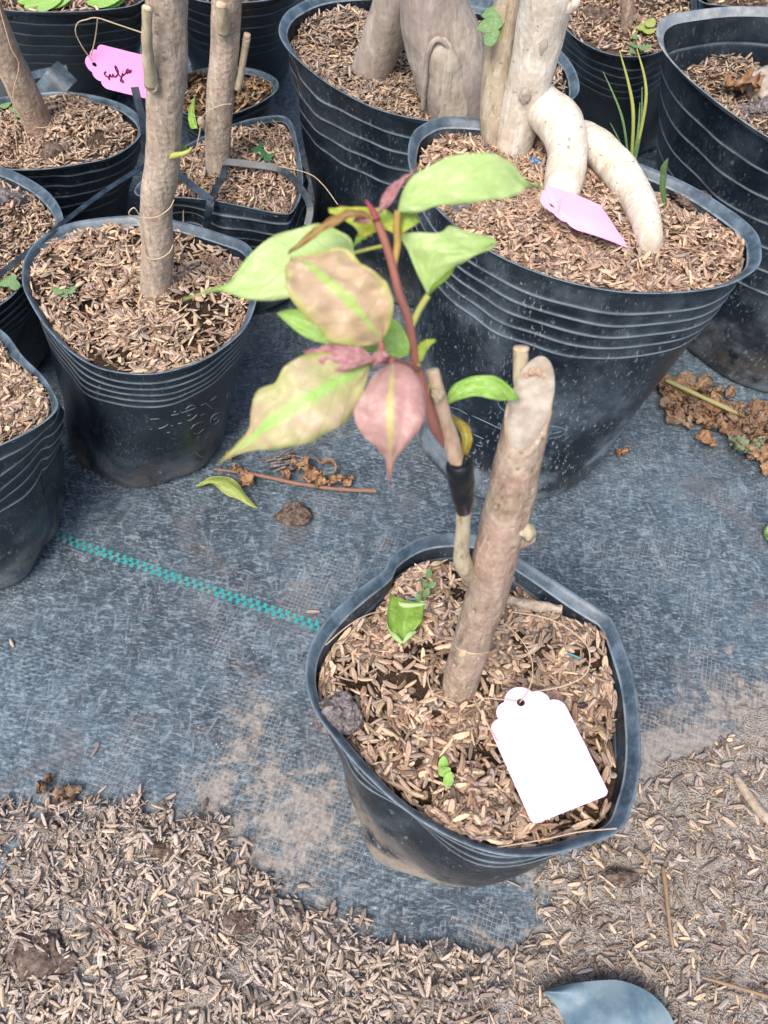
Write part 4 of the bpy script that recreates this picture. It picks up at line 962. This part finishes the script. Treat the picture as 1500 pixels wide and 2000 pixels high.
pet(STEM_G, [(832, 765, .219), (838, 752, .221), (846, 760, .226), (871, 792, .231)], .0008)
leaf('leaf', [(900, 903), (899, 880), (902, 855), (892, 830), (875, 809)], [(902, 902), (906, 882), (911, 855), (900, 828), (876, 809)], [(904, 901), (916, 882), (924, 858), (912, 826), (877, 808)], [.246, .244, .242, .243, .246], LEAF_AMBER, g, seed=16, camber=.2)
leaf('leaf', [(730, 423), (690, 409), (645, 425), (605, 452), (563, 494)], [(730, 427), (692, 416), (650, 432), (610, 458), (562, 495)], [(730, 431), (694, 422), (656, 440), (615, 463), (563, 497)], [.194, .190, .187, .185, .184], LEAF_BRONZE, g, seed=17)
leaf('leaf', [(738, 412), (746, 382), (765, 358), (790, 342), (812, 331)], [(738, 414), (756, 390), (772, 366), (792, 348), (813, 332)], [(739, 416), (765, 396), (780, 370), (796, 350), (813, 333)], [.194, .193, .192, .192, .192], LEAF_MAUVE, g, seed=18, camber=.3)
leaf('leaf', [(722, 430), (706, 423), (690, 428)], [(722, 432), (706, 429), (690, 431)], [(722, 436), (706, 434), (690, 433)], .193, LEAF_MAUVE, g, seed=19, nu=10)

# fallen green leaf in the front pot, edges rolled
def onz(q, x, y, dz_=0): return on(q, x, y, dz_)
o = leaf('curled_leaf', [(762, 1165), (757, 1195), (757, 1225), (770, 1240), (785, 1257)], [(800, 1175), (797, 1195), (790, 1215), (788, 1235), (787, 1257)], [(832, 1178), (826, 1195), (824, 1215), (808, 1235), (788, 1258)],
     [on(front, 795, 1200, .004).z + .001 * k + .003 for k in (0, 1, 2, 1, 0)], LEAF_BRIGHT, zmode='z', label='bright green leaf with rolled pale edges lying in the foreground pot', camber=-.25, wave=.0005, seed=30)
for pts in ([(765, 1168), (762, 1195), (758, 1226)], [(767, 1170), (790, 1182), (832, 1180)], [(758, 1226), (772, 1243), (786, 1256)], [(787, 1256), (800, 1240), (812, 1234)]):
    V, F = tube([on(front, x, y, .0085) for x, y in pts], [.0006, .0016, .0007], n=12, segs=10)
    e_ = mesh_obj('rolled_edge', V, F, LEAF_PALE, None, uv=[(.5, .9)] * len(V)); e_.data.transform(o.matrix_basis.inverted()); e_.parent = o

# weeds
def weed(label, q, lf, mat=WEED, z0=.004, stem=None, name='weed_sprout'):
    c_ = on(q, *lf[0][:2]) if q else at_z(*lf[0][:2], 0); t = thing(name, label, 'weed', c_)
    for x, y, r_, a in lf:
        p = on(q, x, y, z0 + .0015 * random.random()); d1 = Vector((math.cos(a), math.sin(a), .15)).normalized(); d2 = Vector((-math.sin(a), math.cos(a), .1)).normalized()
        V = [p]; UV = [(.3, .5)]; F = []
        for k in range(14):
            b = 2 * math.pi * k / 14; f = 1 + .12 * math.cos(2 * b); V.append(p + d1 * r_ * math.cos(b) * 1.15 * f + d2 * r_ * .85 * math.sin(b) + Vector((0, 0, .0006 * math.cos(2 * b)))); UV.append((.5 + .45 * math.cos(b), .5 + .45 * math.sin(b)))
            F.append((0, 1 + k, 1 + (k + 1) % 14))
        m_ = len(V); V2 = [v - Vector((0, 0, .0002)) for v in V]
        mesh_obj('leaflet', [tuple(v) for v in V + V2], F + [tuple(i + m_ for i in reversed(f)) for f in F], mat, t, uv=UV + UV)
    tube_obj('stem', STEM_G, t, [on(q, lf[0][0], lf[0][1] + 4, -.003), on(q, lf[0][0], lf[0][1], z0 * .6), on(q, lf[-1][0], lf[-1][1], z0)], [.0003, .00025], n=8, segs=5)
    return t
weed('small round leaved seedling at the back of the foreground pot', front, [(838, 1120, .0022, 1.6), (826, 1138, .0024, 2.8), (842, 1142, .0022, .2), (832, 1158, .0022, 1.1), (818, 1168, .002, 2.)])
weed('tiny two leaved green seedling at the front of the foreground pot', front, [(866, 1493, .0028, 1.5), (868, 1507, .0024, .4), (876, 1523, .0028, 1.3), (868, 1507, .002, 2.6)], mat=LEAF_GREEN)
weed('small clover sprout at the left inside the ribbed pot', left, [(113, 568, .0032, 2.6), (125, 573, .0026, 1.6), (137, 566, .0032, .5)])
weed('green weed tuft inside the strapped grow bag', bag, [(500, 290, .0035, .5), (512, 298, .004, 2.), (506, 285, .003, 1.2), (527, 303, .003, .2), (522, 310, .003, 2.2)], mat=flat('weed_dark', (.05, .16, .06)))
weed('pale green weed beside the thin stem in the shadowed pot', deep, [(1240, 72, .003, 1.5), (1240, 88, .0042, 2.8), (1260, 92, .0042, .1), (1236, 100, .003, 2.)])
weed('yellowing cotyledons in the shadowed pot at the top right', deep, [(1256, 52, .005, .3), (1270, 45, .005, 1.0), (1268, 60, .004, .0)], mat=LEAF_FALL)
weed('green seedling leaves in the pot at the left edge below the leaning trunk', second, [(15, 548, .005, .6), (28, 556, .004, 2.)])
weed('faint green seedling at the left inside the pot with leaning trunk', ptree, [(10, 205, .004, .2), (30, 212, .004, .6), (40, 222, .004, 1.)])
weed('broad pale green leaves in the pot cut by the top edge', wide, [(85, 6, .012, .2), (65, -6, .010, .5), (110, 2, .010, .2)], mat=LEAF_GREEN)
weed('round green leaf at the right of the pot cut by the top edge', wide, [(205, -2, .012, .1), (222, 2, .008, .4)], mat=LEAF_GREEN)
gw = thing('weed_sprout', 'light green weed leaves behind the pale tree in the large top pot', 'weed', on(big, 950, 150))
leaf('leaf', [(930, 55), (945, 38), (968, 30), (985, 42)], [(930, 56), (948, 50), (968, 44), (985, 44)], [(932, 58), (950, 64), (970, 60), (985, 46)], .42, LEAF_GREEN, gw, seed=50)
leaf('leaf', [(940, 30), (950, 18), (965, 12), (985, 20)], [(940, 31), (952, 28), (966, 26), (985, 22)], [(942, 33), (955, 40), (970, 38), (985, 26)], .42, LEAF_GREEN, gw, seed=51)
leaf('leaf', [(945, 70), (950, 60), (962, 55), (975, 60)], [(945, 78), (955, 75), (966, 72), (976, 62)], [(948, 88), (960, 90), (970, 82), (976, 64)], .42, LEAF_GREEN, gw, seed=52)
tube_obj('stem', STEM_G, gw, [at_d(975, 130, .44), at_d(978, 90, .43), at_d(984, 40, .42)], [.0008, .0006], n=8, segs=6)
# grass in the right pot
gr = thing('grass_tuft', 'slender grass blades growing at the back of the large dusty pot', 'grass', on(right, 1232, 322))
for x1, y1, xm, ym, x2, y2, r_ in [(1228, 325, 1215, 230, 1178, 140, .0007), (1232, 325, 1236, 210, 1210, 98, .0010), (1236, 325, 1262, 190, 1244, 95, .0009), (1238, 325, 1252, 250, 1254, 170, .0008), (1222, 305, 1208, 272, 1192, 240, .0005), (1234, 325, 1246, 260, 1250, 200, .0008)]:
    b_ = on(right, x1, y1); Yb = b_.y
    V, F = tube([b_, at_y(xm, ym, Yb), at_y(x2, y2, Yb + .005)], [r_, r_ * 1.05, r_ * .25], n=20, segs=6, flat_=(1, .35)); mesh_obj('blade', V, F, STEM_G if r_ > .0008 else WEED, gr, uv=[(.3, .8)] * len(V))
b_ = on(right, 1300, 425)
o = leaf('grass', [(1300, 425), (1292, 390), (1288, 350), (1292, 325), (1303, 309)], [(1301, 425), (1296, 390), (1294, 350), (1298, 325), (1304, 309)], [(1302, 425), (1301, 390), (1301, 350), (1304, 325), (1305, 309)],
     [depth(b_), depth(b_) - .014, depth(b_) - .03, depth(b_) - .04, depth(b_) - .045], WEED, label='single broad grass blade at the right inside the large dusty pot', cat='grass')

# ------------------------------------------------------------------ other trunks
def trunk_thing(name, label, base, pts, widths, Ys, mat, bump=.03, bfreq=40, seed=1, segs=36, n_=80, group=None):
    t = thing(name, label, 'tree', base); W_ = [at_y(x, y, Y_) for (x, y), Y_ in zip(pts, Ys)]
    r_ = [w_ / 2 * depth(p) / FPX for w_, p in zip(widths, W_)]
    tube_obj('trunk', mat, t, W_, r_, n=n_, segs=segs, bump=bump, bfreq=bfreq, seed=seed); return t
b_ = on(left, 307, 568)
t1 = trunk_thing('pruned_trunk', 'straight pruned grey brown trunk with small shoots in the embossed ribbed pot', b_, [(306, 590), (305, 560), (308, 480), (306, 400), (318, 300), (322, 200), (328, 100), (325, 0), (322, -60)], [56, 58, 62, 62, 66, 70, 78, 84, 84], [b_.y] * 9, BARK_L, .035, 60, 31)
tube_obj('side_stub', SCION_L, t1, [at_y(297, 165, b_.y - .010), at_y(289, 110, b_.y - .014), at_y(287, 60, b_.y - .016), at_y(288, 14, b_.y - .016)], [.0035, .0026, .0023, .0023], n=20, segs=14, bump=.06, bfreq=150)
tube_obj('stub_cut', WOOD, t1, [at_y(288, 18, b_.y - .0165), at_y(288, 12, b_.y - .0165)], [.0021, .0019], n=4, segs=12)
tube_obj('side_twig', STEM_G, t1, [at_y(330, 306, b_.y - .006), at_y(350, 302, b_.y - .008), at_y(368, 296, b_.y - .008), at_y(374, 288, b_.y - .008)], [.0018, .0014, .0011, .0006], n=12, segs=8, bump=.15, bfreq=200)
leaf('leaf', [(366, 290), (350, 278), (335, 276), (321, 283)], [(366, 291), (350, 283), (335, 280), (321, 284)], [(366, 292), (350, 288), (335, 284), (321, 284)], .405, LEAF_BRIGHT, t1, seed=60)
clod('bark_bump', '', '', at_y(300, 168, b_.y - .0095), .0035, (1, 1, 1), 90, .25, BARK_L, t1)
def stringy(label, pts, r_=.00035, name='string'):
    o = bits(name, label, 'string', STRING, pts, [r_, r_], n_=60, segs=6); return o
Yf = b_.y
stringy('thin string tied low around the straight trunk in the embossed pot', [at_y(272, 442, Yf - .008), at_y(285, 498, Yf - .0105), at_y(306, 506, Yf - .0115), at_y(330, 494, Yf - .0105), at_y(338, 478, Yf - .006)])
stringy('string winding up the straight trunk with a loose loop at its left', [at_y(272, 428, Yf - .008), at_y(252, 418, Yf - .012), at_y(262, 406, Yf - .012), at_y(278, 424, Yf - .0105), at_y(305, 424, Yf - .0115), at_y(330, 408, Yf - .0105), at_y(340, 390, Yf - .004)])
b_ = on(bag, 424, 335)
t2 = trunk_thing('pruned_trunk', 'pruned grey trunk with two cut stubs standing in the strapped grow bag', b_, [(428, 370), (425, 320), (426, 250), (431, 180), (438, 100), (442, 30), (445, -60)], [46, 48, 52, 54, 56, 58, 58], [b_.y] * 7, BARK_L, .035, 60, 32)
tube_obj('side_stub', SCION_L, t2, [at_y(438, 60, b_.y - .012), at_y(435, 35, b_.y - .016), at_y(433, 10, b_.y - .018)], [.0042, .0036, .0034], n=12, segs=14, bump=.06)
tube_obj('stub_cut', WOOD, t2, [at_y(433, 12, b_.y - .0182), at_y(433, 5, b_.y - .0182)], [.0034, .003], n=4, segs=12)
tube_obj('side_stub', SCION_L, t2, [at_y(462, 172, b_.y), at_y(470, 145, b_.y), at_y(482, 72, b_.y)], [.0034, .0024, .0024], n=14, segs=14, bump=.06)
tube_obj('stub_cut', WOOD, t2, [at_y(482, 73, b_.y), at_y(483, 66, b_.y)], [.0025, .0022], n=4, segs=12)
leaf('leaf', [(386, 250), (372, 250), (367, 225), (372, 205), (381, 188)], [(386, 252), (378, 245), (374, 225), (376, 205), (381, 188)], [(387, 252), (384, 240), (380, 222), (380, 205), (382, 189)], .48, LEAF_BRIGHT, t2, seed=61)
Yg = b_.y
clod('string_knot', 'knotted bundle of string on the left side of the trunk in the strapped bag', 'string', at_y(393, 238, Yg - .012), .0032, (.8, .8, 1.2), 92, .3, STRING)
stringy('string hanging down from the knot beside the strapped bag trunk', [at_y(392, 240, Yg - .012), at_y(388, 270, Yg - .016), at_y(372, 335, Yg - .02), at_y(360, 380, Yg - .03), at_y(358, 440, Yg - .034)], .0005)
stringy('string looped around the middle of the trunk in the strapped bag', [at_y(393, 232, Yg - .012), at_y(405, 218, Yg - .012), at_y(430, 206, Yg - .0115), at_y(452, 203, Yg - .008)])
stringy('long hair like string trailing right from the strapped bag', [at_y(545, 325, .47), at_y(600, 338, .46), at_y(630, 360, .45), at_y(660, 400, .44)], .0003)
# leaning trunk
b_ = on(ptree, 80, 252)
t3 = trunk_thing('leaning_trunk', 'smooth brown trunk leaning left at the left picture edge', b_, [(92, 285), (78, 248), (55, 200), (28, 140), (0, 80), (-25, 20), (-60, -60)], [52, 54, 56, 58, 58, 58, 58], [b_.y, b_.y, b_.y - .004, b_.y - .008, b_.y - .012, b_.y - .014, b_.y - .016], BARK, .025, 50, 33)
stringy('pale string looped down the left of the leaning trunk', [at_y(-5, 140, b_.y - .02), at_y(15, 175, b_.y - .024), at_y(28, 215, b_.y - .026), at_y(30, 260, b_.y - .03), at_y(38, 335, b_.y - .04)])
stringy('pale string hanging over the leaning trunk into its pot', [at_y(-5, 0, b_.y - .02), at_y(20, 90, b_.y - .028), at_y(37, 128, b_.y - .028), at_y(26, 190, b_.y - .03), at_y(48, 250, b_.y - .03), at_y(75, 345, b_.y - .045)])
stringy('string ring around the foot of the leaning trunk', [at_y(50, 232, b_.y - .008), at_y(70, 248, b_.y - .012), at_y(92, 248, b_.y - .011), at_y(99, 238, b_.y - .006)])
# thin stems
b_ = on(deep, 1225, 55)
trunk_thing('thin_stem', 'thin brown stem in the shadowed pot at the top right', b_, [(1222, 85), (1224, 50), (1226, 0), (1228, -60)], [22, 24, 26, 26], [b_.y] * 4, BARK, .04, 80, 34, 20, 20)
b_ = on(small, 355, 175)
trunk_thing('thin_stem', 'grey stem in the small low pot half hidden behind the straight trunk', b_, [(352, 200), (350, 170), (345, 120), (338, 60), (330, 0)], [34, 34, 36, 36, 36], [b_.y] * 5, BARK_L, .04, 80, 35, 20, 30)

# mauve grey forked trunk in the big pot
b_ = on(big, 830, 190); Yb = b_.y
t4 = thing('forked_trunk', 'thick forked mauve grey trunk with a bare wood scar in the large top pot', 'tree', b_)
def limb(par, nm, pts, widths, Ys, mat, **k):
    W_ = [at_y(x, y, Y_) for (x, y), Y_ in zip(pts, Ys)]; r_ = [w_ / 2 * depth(p) / FPX for w_, p in zip(widths, W_)]
    if nm == 'root': W_.append(W_[-1] + Vector((.001, -.002, -.022))); r_.append(r_[-1])
    return tube_obj(nm, mat, par, W_, r_, **k)
k1 = dict(n=70, segs=40, bump=.035, bfreq=22, seed=41)
bl = on(big, 722, 150); br = on(big, 895, 215)
limb(t4, 'left_limb', [(712, 185), (722, 145), (745, 80), (768, 20), (790, -40), (810, -110)], [74, 74, 82, 90, 90, 84], [bl.y, bl.y, bl.y - .004, bl.y - .01, bl.y - .015, bl.y - .02], BARK_M, **k1)
limb(t4, 'right_limb', [(905, 262), (897, 215), (882, 150), (868, 90), (852, 30), (842, -30), (838, -110)], [118, 122, 138, 146, 136, 120, 110], [br.y, br.y, br.y, br.y + .002, br.y + .002, br.y, br.y], BARK_M, **{**k1, 'seed': 43})
limb(t4, 'right_limb', [(935, 240), (928, 180), (905, 100), (888, 40)], [44, 70, 90, 80], [br.y + .012, br.y + .01, br.y + .006, br.y + .004], BARK_M, **{**k1, 'seed': 44, 'n': 40})
limb(t4, 'bare_scar', [(888, 236), (880, 190), (868, 140), (858, 95), (855, 78)], [66, 66, 62, 54, 30], [br.y - .017, br.y - .0190, br.y - .0205, br.y - .0205, br.y - .018], SCARW, n=50, segs=24, bump=.07, bfreq=70, seed=45, flat_=(1, .55))
limb(t4, 'callus_ridge', [(826, 215), (830, 160), (836, 105), (852, 78), (872, 90), (890, 130), (908, 190), (915, 225)], [10, 12, 12, 10, 9, 11, 12, 10], [br.y - .0165, br.y - .020, br.y - .0235, br.y - .0245, br.y - .024, br.y - .022, br.y - .018, br.y - .014], BARK_M, n=60, segs=14, bump=.1, bfreq=60, seed=46)

# pale tree in the right pot
b_ = on(right, 1000, 285); Yb = b_.y
t5 = thing('pale_tree', 'pale cream barked tree with two arching roots in the large dusty pot', 'tree', b_)
k2 = dict(n=80, segs=40, bump=.04, bfreq=26)
limb(t5, 'trunk', [(988, 335), (1000, 285), (1021, 207), (1042, 124), (1060, 41), (1072, -20), (1082, -70)], [66, 76, 84, 88, 97, 104, 108], [Yb, Yb, Yb, Yb - .002, Yb - .004, Yb - .006, Yb - .006], BARK_P, seed=51, **k2)
limb(t5, 'rear_limb', [(978, 320), (968, 240), (970, 160), (980, 80), (996, 0), (1006, -70)], [56, 60, 60, 60, 60, 60], [Yb + .003, Yb + .005, Yb + .010, Yb + .014, Yb + .018, Yb + .020], BARK_TAN_SHADE, seed=52, **k2)
gA = on(right, 1090, 405).y; gB = on(right, 1264, 470).y
limb(t5, 'root', [(1035, 170), (1062, 210), (1095, 245), (1108, 290), (1104, 340), (1094, 385), (1088, 420)], [60, 76, 86, 82, 76, 69, 66], [Yb + .008, Yb * .9 + gA * .1, Yb * .7 + gA * .3, Yb * .45 + gA * .55, Yb * .2 + gA * .8, gA - .001, gA - .002], BARK_P, seed=53, **k2)
limb(t5, 'root', [(1060, 240), (1110, 262), (1160, 285), (1210, 335), (1245, 390), (1264, 440), (1266, 495)], [50, 58, 70, 70, 64, 56, 50], [Yb + .014, Yb + .008, Yb * .8 + gB * .2, Yb * .55 + gB * .45, Yb * .3 + gB * .7, gB + .001, gB - .003], BARK_P, seed=54, **k2)
limb(t5, 'root', [(1056, 200), (1048, 250), (1040, 300)], [66, 62, 50], [Yb + .018, Yb + .014, Yb + .008][::-1], BARK_M, seed=56, n=30, segs=24, bump=.04, bfreq=30)
limb(t5, 'branch_stub', [(1100, 20), (1114, 12), (1124, 2), (1122, -14)], [22, 20, 18, 14], [Yb - .012, Yb - .014, Yb - .016, Yb - .016], BARK_P, n=16, segs=14, bump=.2, bfreq=120, seed=57)
for x, y, w_, h_ in [(1060, 78, 16, 30), (1024, 188, 22, 16)]:   # branch scars
    limb(t5, 'branch_scar', [(x - 3, y + h_), (x, y + h_ / 3), (x + 3, y - h_ / 3), (x + 5, y - h_)], [3, w_, w_, 3], [Yb - .0155 - (.001 if y < 100 else -.0015)] * 4, BARK_M, n=24, segs=14, flat_=(1, .35), bump=.18, bfreq=200, seed=int(x))
clod('blue_scrap', 'small bright blue plastic scrap behind the roots of the pale tree', 'plastic scrap', on(right, 1045, 318, .001), .0038, (1.4, .7, .6), 95, .4, BLUE_BIT)
b_ = on(far, 1500, 170)
clod('root_base', 'pale knobbly root base at the right edge in the pale rimmed pot', 'root', on(far, 1520, 170, .006), .022, (1.2, .9, .7), 96, .15, BARK_M)

# ------------------------------------------------------------------ plastic straps
def strip(name, label, pts, wd, mat=PL_STRAP, thick=.0008, cat='strap', parent=None, up=(0, 0, 1)):
    P = cr(pts, 40); T = np.gradient(P, axis=0); T /= np.linalg.norm(T, axis=1)[:, None]
    view = P - np.array(CPOS); sd_ = np.cross(T, np.array(up, float)); sd_ /= np.linalg.norm(sd_, axis=1)[:, None]; nn_ = np.cross(sd_, T)
    V = []
    for i in range(40):
        for a, b in ((-1, -1), (1, -1), (1, 1), (-1, 1)): V.append(P[i] + sd_[i] * a * wd / 2 + nn_[i] * b * thick / 2)
    F = []
    for i in range(39):
        for j in range(4): a = i * 4 + j; b = i * 4 + (j + 1) % 4; F.append((a, b, b + 4, a + 4))
    F += [(3, 2, 1, 0), (156, 157, 158, 159)]
    o = mesh_obj(name, V, F, mat, parent, smooth=False)
    if parent is None: tag(o, label, cat); recentre(o)
    return o
hb = bag.h
strip('plastic_strap', 'wide black strap passing around the front of the trunk in the collapsed bag', [at_z(398, 300, hb + .006), at_z(425, 313, hb + .006), at_z(480, 320, hb + .006), at_z(545, 330, hb + .005), at_z(580, 358, hb + .003), at_z(605, 402, hb - .003), at_z(600, 440, hb - .012)], .0048, up=(0, -.5, .6))
strip('plastic_strap', 'black strap running from behind the straight trunk to the front edge knot', [at_z(330, 325, hb + .004), at_z(360, 350, hb + .005), at_z(395, 378, hb + .004), at_z(416, 393, hb + .003)], .0050, up=(0, -.5, .6))
strip('plastic_strap', 'black strap descending from the trunk to the front edge knot', [at_z(440, 325, hb + .006), at_z(435, 345, hb + .005), at_z(422, 368, hb + .004), at_z(412, 392, hb + .003)], .0046, up=(0, -.5, .6))
strip('plastic_strap', 'short vertical strap hanging on the front wall of the collapsed bag', [at_z(412, 392, hb + .003), at_y(409, 405, at_z(412, 392, hb + .003).y - .003), at_y(406, 425, at_z(412, 392, hb + .003).y - .004), at_y(403, 452, at_z(412, 392, hb + .003).y - .004)], .0052, up=(0, -1, 0))
strip('plastic_strap', 'long thin black strap stretched across the pot at the left edge', [at_z(-40, 566, .122), at_z(60, 488, .124), at_z(130, 430, .126), at_z(210, 370, .122), at_z(290, 320, .118)], .0034, up=(0, -.5, .6))
strip('plastic_strap', 'short black strap end standing up in front of the handwritten pink tag', [at_y(263, 170, .455), at_y(270, 200, .452), at_y(280, 240, .45), at_y(284, 300, .45)], .0046, up=(0, -1, .2))
# folded flap between the back pots
V = [at_y(50, 156, .66), at_y(62, 148, .655), at_y(100, 138, .65), at_y(132, 133, .65), at_y(130, 150, .655), at_y(115, 180, .64), at_y(72, 180, .635), at_y(90, 165, .65)]
fl = strip('plastic_flap', 'pale folded plastic edge showing behind the pot with the leaning trunk', [at_y(48, 154, .66), at_y(80, 143, .655), at_y(132, 135, .65)], .006, PL_RIM, cat='plastic scrap', up=(0, -.7, .5))
fl = strip('plastic_flap', 'slanting black plastic flap behind the pot with the leaning trunk', [at_y(132, 138, .65), at_y(110, 160, .64), at_y(85, 190, .635)], .02, PL_RIM, cat='plastic scrap', up=(0, -.8, .4))

# ------------------------------------------------------------------ tags
def tag_outline():
    pts = []
    def arc(cx, cy, r_, a0, a1, k=7):
        for i in range(k):
            a = math.radians(a0 + (a1 - a0) * i / (k - 1)); pts.append((cx + r_ * math.cos(a), cy + r_ * math.sin(a)))
    arc(.43, .07, .07, -90, 0, 6)
    arc(.35, 1.17, .15, 0, 100, 8); arc(.20, 1.345, .15, -18, 98, 9); arc(0, 1.42, .205, 15, 90, 8)
    right_ = list(pts); left_ = [(-x, y) for x, y in reversed(right_[:-1])]
    return right_ + left_
TO = tag_outline()
def make_tag(label, BL, BR, TL, mat, bend=.0, string=None, hole_y=1.42, name='gift_tag'):
    X_ = BR - BL; Y_ = (TL - BL) / 1.24; O_ = (BL + BR) / 2; nrm = X_.cross(Y_).normalized()
    if nrm.dot(CPOS - O_) < 0: nrm = -nrm
    t = thing(name, label, 'tag', O_ + Y_ * .7)
    def W_(x, y): return O_ + X_ * x + Y_ * y + nrm * (bend * (math.sin(y * 2.0) * .6 + x * x * 1.2))
    # subdivide long edges
    out = []
    m = len(TO)
    for i in range(m):
        a, b = TO[i], TO[(i + 1) % m]; k = max(1, int(math.dist(a, b) / .12))
        for j in range(k): out.append((a[0] + (b[0] - a[0]) * j / k, a[1] + (b[1] - a[1]) * j / k))
    hole = [(.052 * math.cos(a), hole_y + .052 * math.sin(a)) for a in np.linspace(0, 2 * math.pi, 16, endpoint=False)]
    tris = tessellate_polygon([[Vector((x, y, 0)) for x, y in out], [Vector((x, y, 0)) for x, y in hole]])
    P2 = out + hole; V = [W_(*p) + nrm * .0002 for p in P2] + [W_(*p) - nrm * .0002 for p in P2]; m = len(P2)
    F = [tuple(f) for f in tris] + [tuple(i + m for i in reversed(f)) for f in tris]
    for loop, base in ((out, 0), (hole, len(out))):
        k = len(loop)
        for i in range(k): a, b = base + i, base + (i + 1) % k; F.append((a, b, b + m, a + m))
    mesh_obj('card', [tuple(v) for v in V], F, mat, t, smooth=False); return t, W_, nrm
zt = .1098
tg, W_, nr_ = make_tag('blank near white pink tag with scalloped top lying in the foreground pot', at_z(1040, 1611, zt), at_z(1190, 1552, zt + .001), at_z(956, 1424, zt + .005), PAPER_W, .0006)
zf = zt + .006
tube_obj('tag_string', STRING, tg, [at_z(1015, 1372, zf + .002), at_z(1030, 1352, zf + .004), at_z(1040, 1320, zf + .006), at_z(1036, 1280, zf + .006), at_z(1010, 1240, zf + .006), at_z(975, 1210, zf + .005), at_z(960, 1195, zf)], [.00028, .00028], n=60, segs=6)
tube_obj('tag_string', STRING, tg, [at_z(1010, 1370, zf + .002), at_z(980, 1366, zf + .003), at_z(940, 1364, zf + .003), at_z(925, 1372, zf + .003)], [.00028, .00028], n=30, segs=6)
stringy('doubled string ends sticking out beneath the left shoulder of the white tag', [at_z(926, 1368, zf + .004), at_z(940, 1392, zf + .007), at_z(955, 1420, zf + .005), at_z(972, 1448, zf + .004)], .0004)
stringy('large string loop lying behind the white tag on the mulch', [at_z(1035, 1352, zf), at_z(1100, 1340, zf + .001), at_z(1145, 1315, zf + .002), at_z(1150, 1270, zf + .003), at_z(1120, 1235, zf + .003), at_z(1070, 1208, zf + .002), at_z(1000, 1195, zf)])
stringy('string from the stump foot to the left rim of the foreground pot', [at_z(636, 1260, .112), at_z(680, 1222, .114), at_z(720, 1200, .112), at_z(758, 1192, .107)], .0003)
stringy('thin string lying along the front rim of the foreground pot', [at_z(965, 1656, .106), at_z(1060, 1640, .109), at_z(1130, 1625, .111), at_z(1205, 1618, .113)], .0003)
ysg = lambda y: ys_((1350 - y) / 610)
stringy('string tied around the grafted stump with a small pale knot', [at_y(888, 1240, ysg(1240) - .002), at_y(888, 1258, ysg(1258) - .008), at_y(900, 1270, ysg(1270) - .0115), at_y(930, 1277, ysg(1277) - .0120), at_y(955, 1273, ysg(1273) - .0085)], .0004)
clod('string_knot', 'pale string knot on the front of the grafted stump', 'string', at_y(904, 1277, ysg(1275) - .0122), .0017, (1, .8, 1.3), 97, .3, STRING)
stringy('string loop around the very foot of the grafted stump', [on(front, 855, 1290, .004), on(front, 836, 1320, .004), on(front, 845, 1352, .004), on(front, 870, 1363, .004), on(front, 900, 1367, .004), on(front, 925, 1370, .004)], .0003)
# staple on the tag, teal chips
bits('teal_chip', 'tiny teal plastic chip at the back left in the foreground pot', 'plastic scrap', TEAL_CHIP, [on(front, 800, 1172, .002), on(front, 816, 1170, .002)], [.0020, .0020], segs=6, flat_=(.9, .4))
bits('teal_chip', 'tiny teal plastic strip on the mulch right of the stump', 'plastic scrap', TEAL_CHIP, [on(front, 1108, 1276, .002), on(front, 1133, 1286, .002)], [.0016, .0016], segs=6, flat_=(.9, .4))

a1, a2, a3 = on(right, 1228, 487, .003), on(right, 1172, 403, .012), on(right, 1122, 452, .010)
tk, _, _ = make_tag('pink tag tilted on the mulch beside the arching root of the pale tree', a1, a2, a3, PAPER_R, .0018)
tube_obj('tag_string', STRING, tk, [on(right, 1088, 424, .012), on(right, 1092, 405, .016), on(right, 1094, 388, .018)], [.0003, .0003], n=12, segs=6)
Yt = .47
a1, a2, a3 = at_y(312, 198, Yt), at_y(306, 114, Yt + .002), at_y(206, 172, Yt)
ts_, W2, n2 = make_tag('bright pink tag with handwritten word hanging behind the straight trunk', a1, a2, a3, PAPER_P, .0006)
O2 = W2(0, 0)
def ink(pts):
    W_ = []
    for x, y in pts:
        X0, Y0 = 150 + x / 10, 70 + y / 10; r_ = ray(X0, Y0); n_ = n2; tt = (O2 - CPOS).dot(n_) / r_.dot(n_); W_.append(CPOS + r_ * tt + n_ * .0007)
    mesh_obj('handwriting', *tube(W_, [.00045, .00045], n=len(W_) * 5, segs=6, flat_=(1, 1)), INK, ts_)
ink([(575, 685), (545, 725), (570, 770), (625, 800), (640, 845), (640, 790), (650, 740), (680, 790), (705, 770), (712, 735), (735, 790), (775, 780)])
ink([(775, 780), (815, 720), (800, 640), (762, 575), (755, 610), (790, 690), (835, 760), (870, 800), (860, 870), (905, 895), (918, 880), (890, 850), (865, 858)])
ink([(865, 850), (885, 790), (900, 720), (910, 760), (940, 735), (975, 700), (990, 650), (1015, 640), (985, 650), (970, 690), (990, 720), (1020, 690), (1030, 655), (1040, 710)])
ink([(900, 672), (908, 678)])
ink([(1045, 715), (1070, 655)])
tube_obj('tag_string', STRING, ts_, [at_y(180, 118, Yt - .001), at_y(163, 95, Yt - .003), at_y(148, 65, Yt - .005), at_y(152, 45, Yt - .006), at_y(170, 38, Yt - .008), at_y(190, 35, Yt - .01), at_y(230, 48, Yt - .03), at_y(278, 64, Yt - .075)], [.00035, .00035], n=60, segs=6)
tube_obj('tag_string', STRING, ts_, [at_y(178, 108, Yt - .001), at_y(186, 75, Yt - .004), at_y(191, 36, Yt - .01)], [.00035, .00035], n=20, segs=6)
S.render.engine = 'CYCLES'
print('tris', sum(len(o.data.loops) - 2 * len(o.data.polygons) for o in bpy.data.objects if o.type == 'MESH'), 'objs', len(bpy.data.objects))
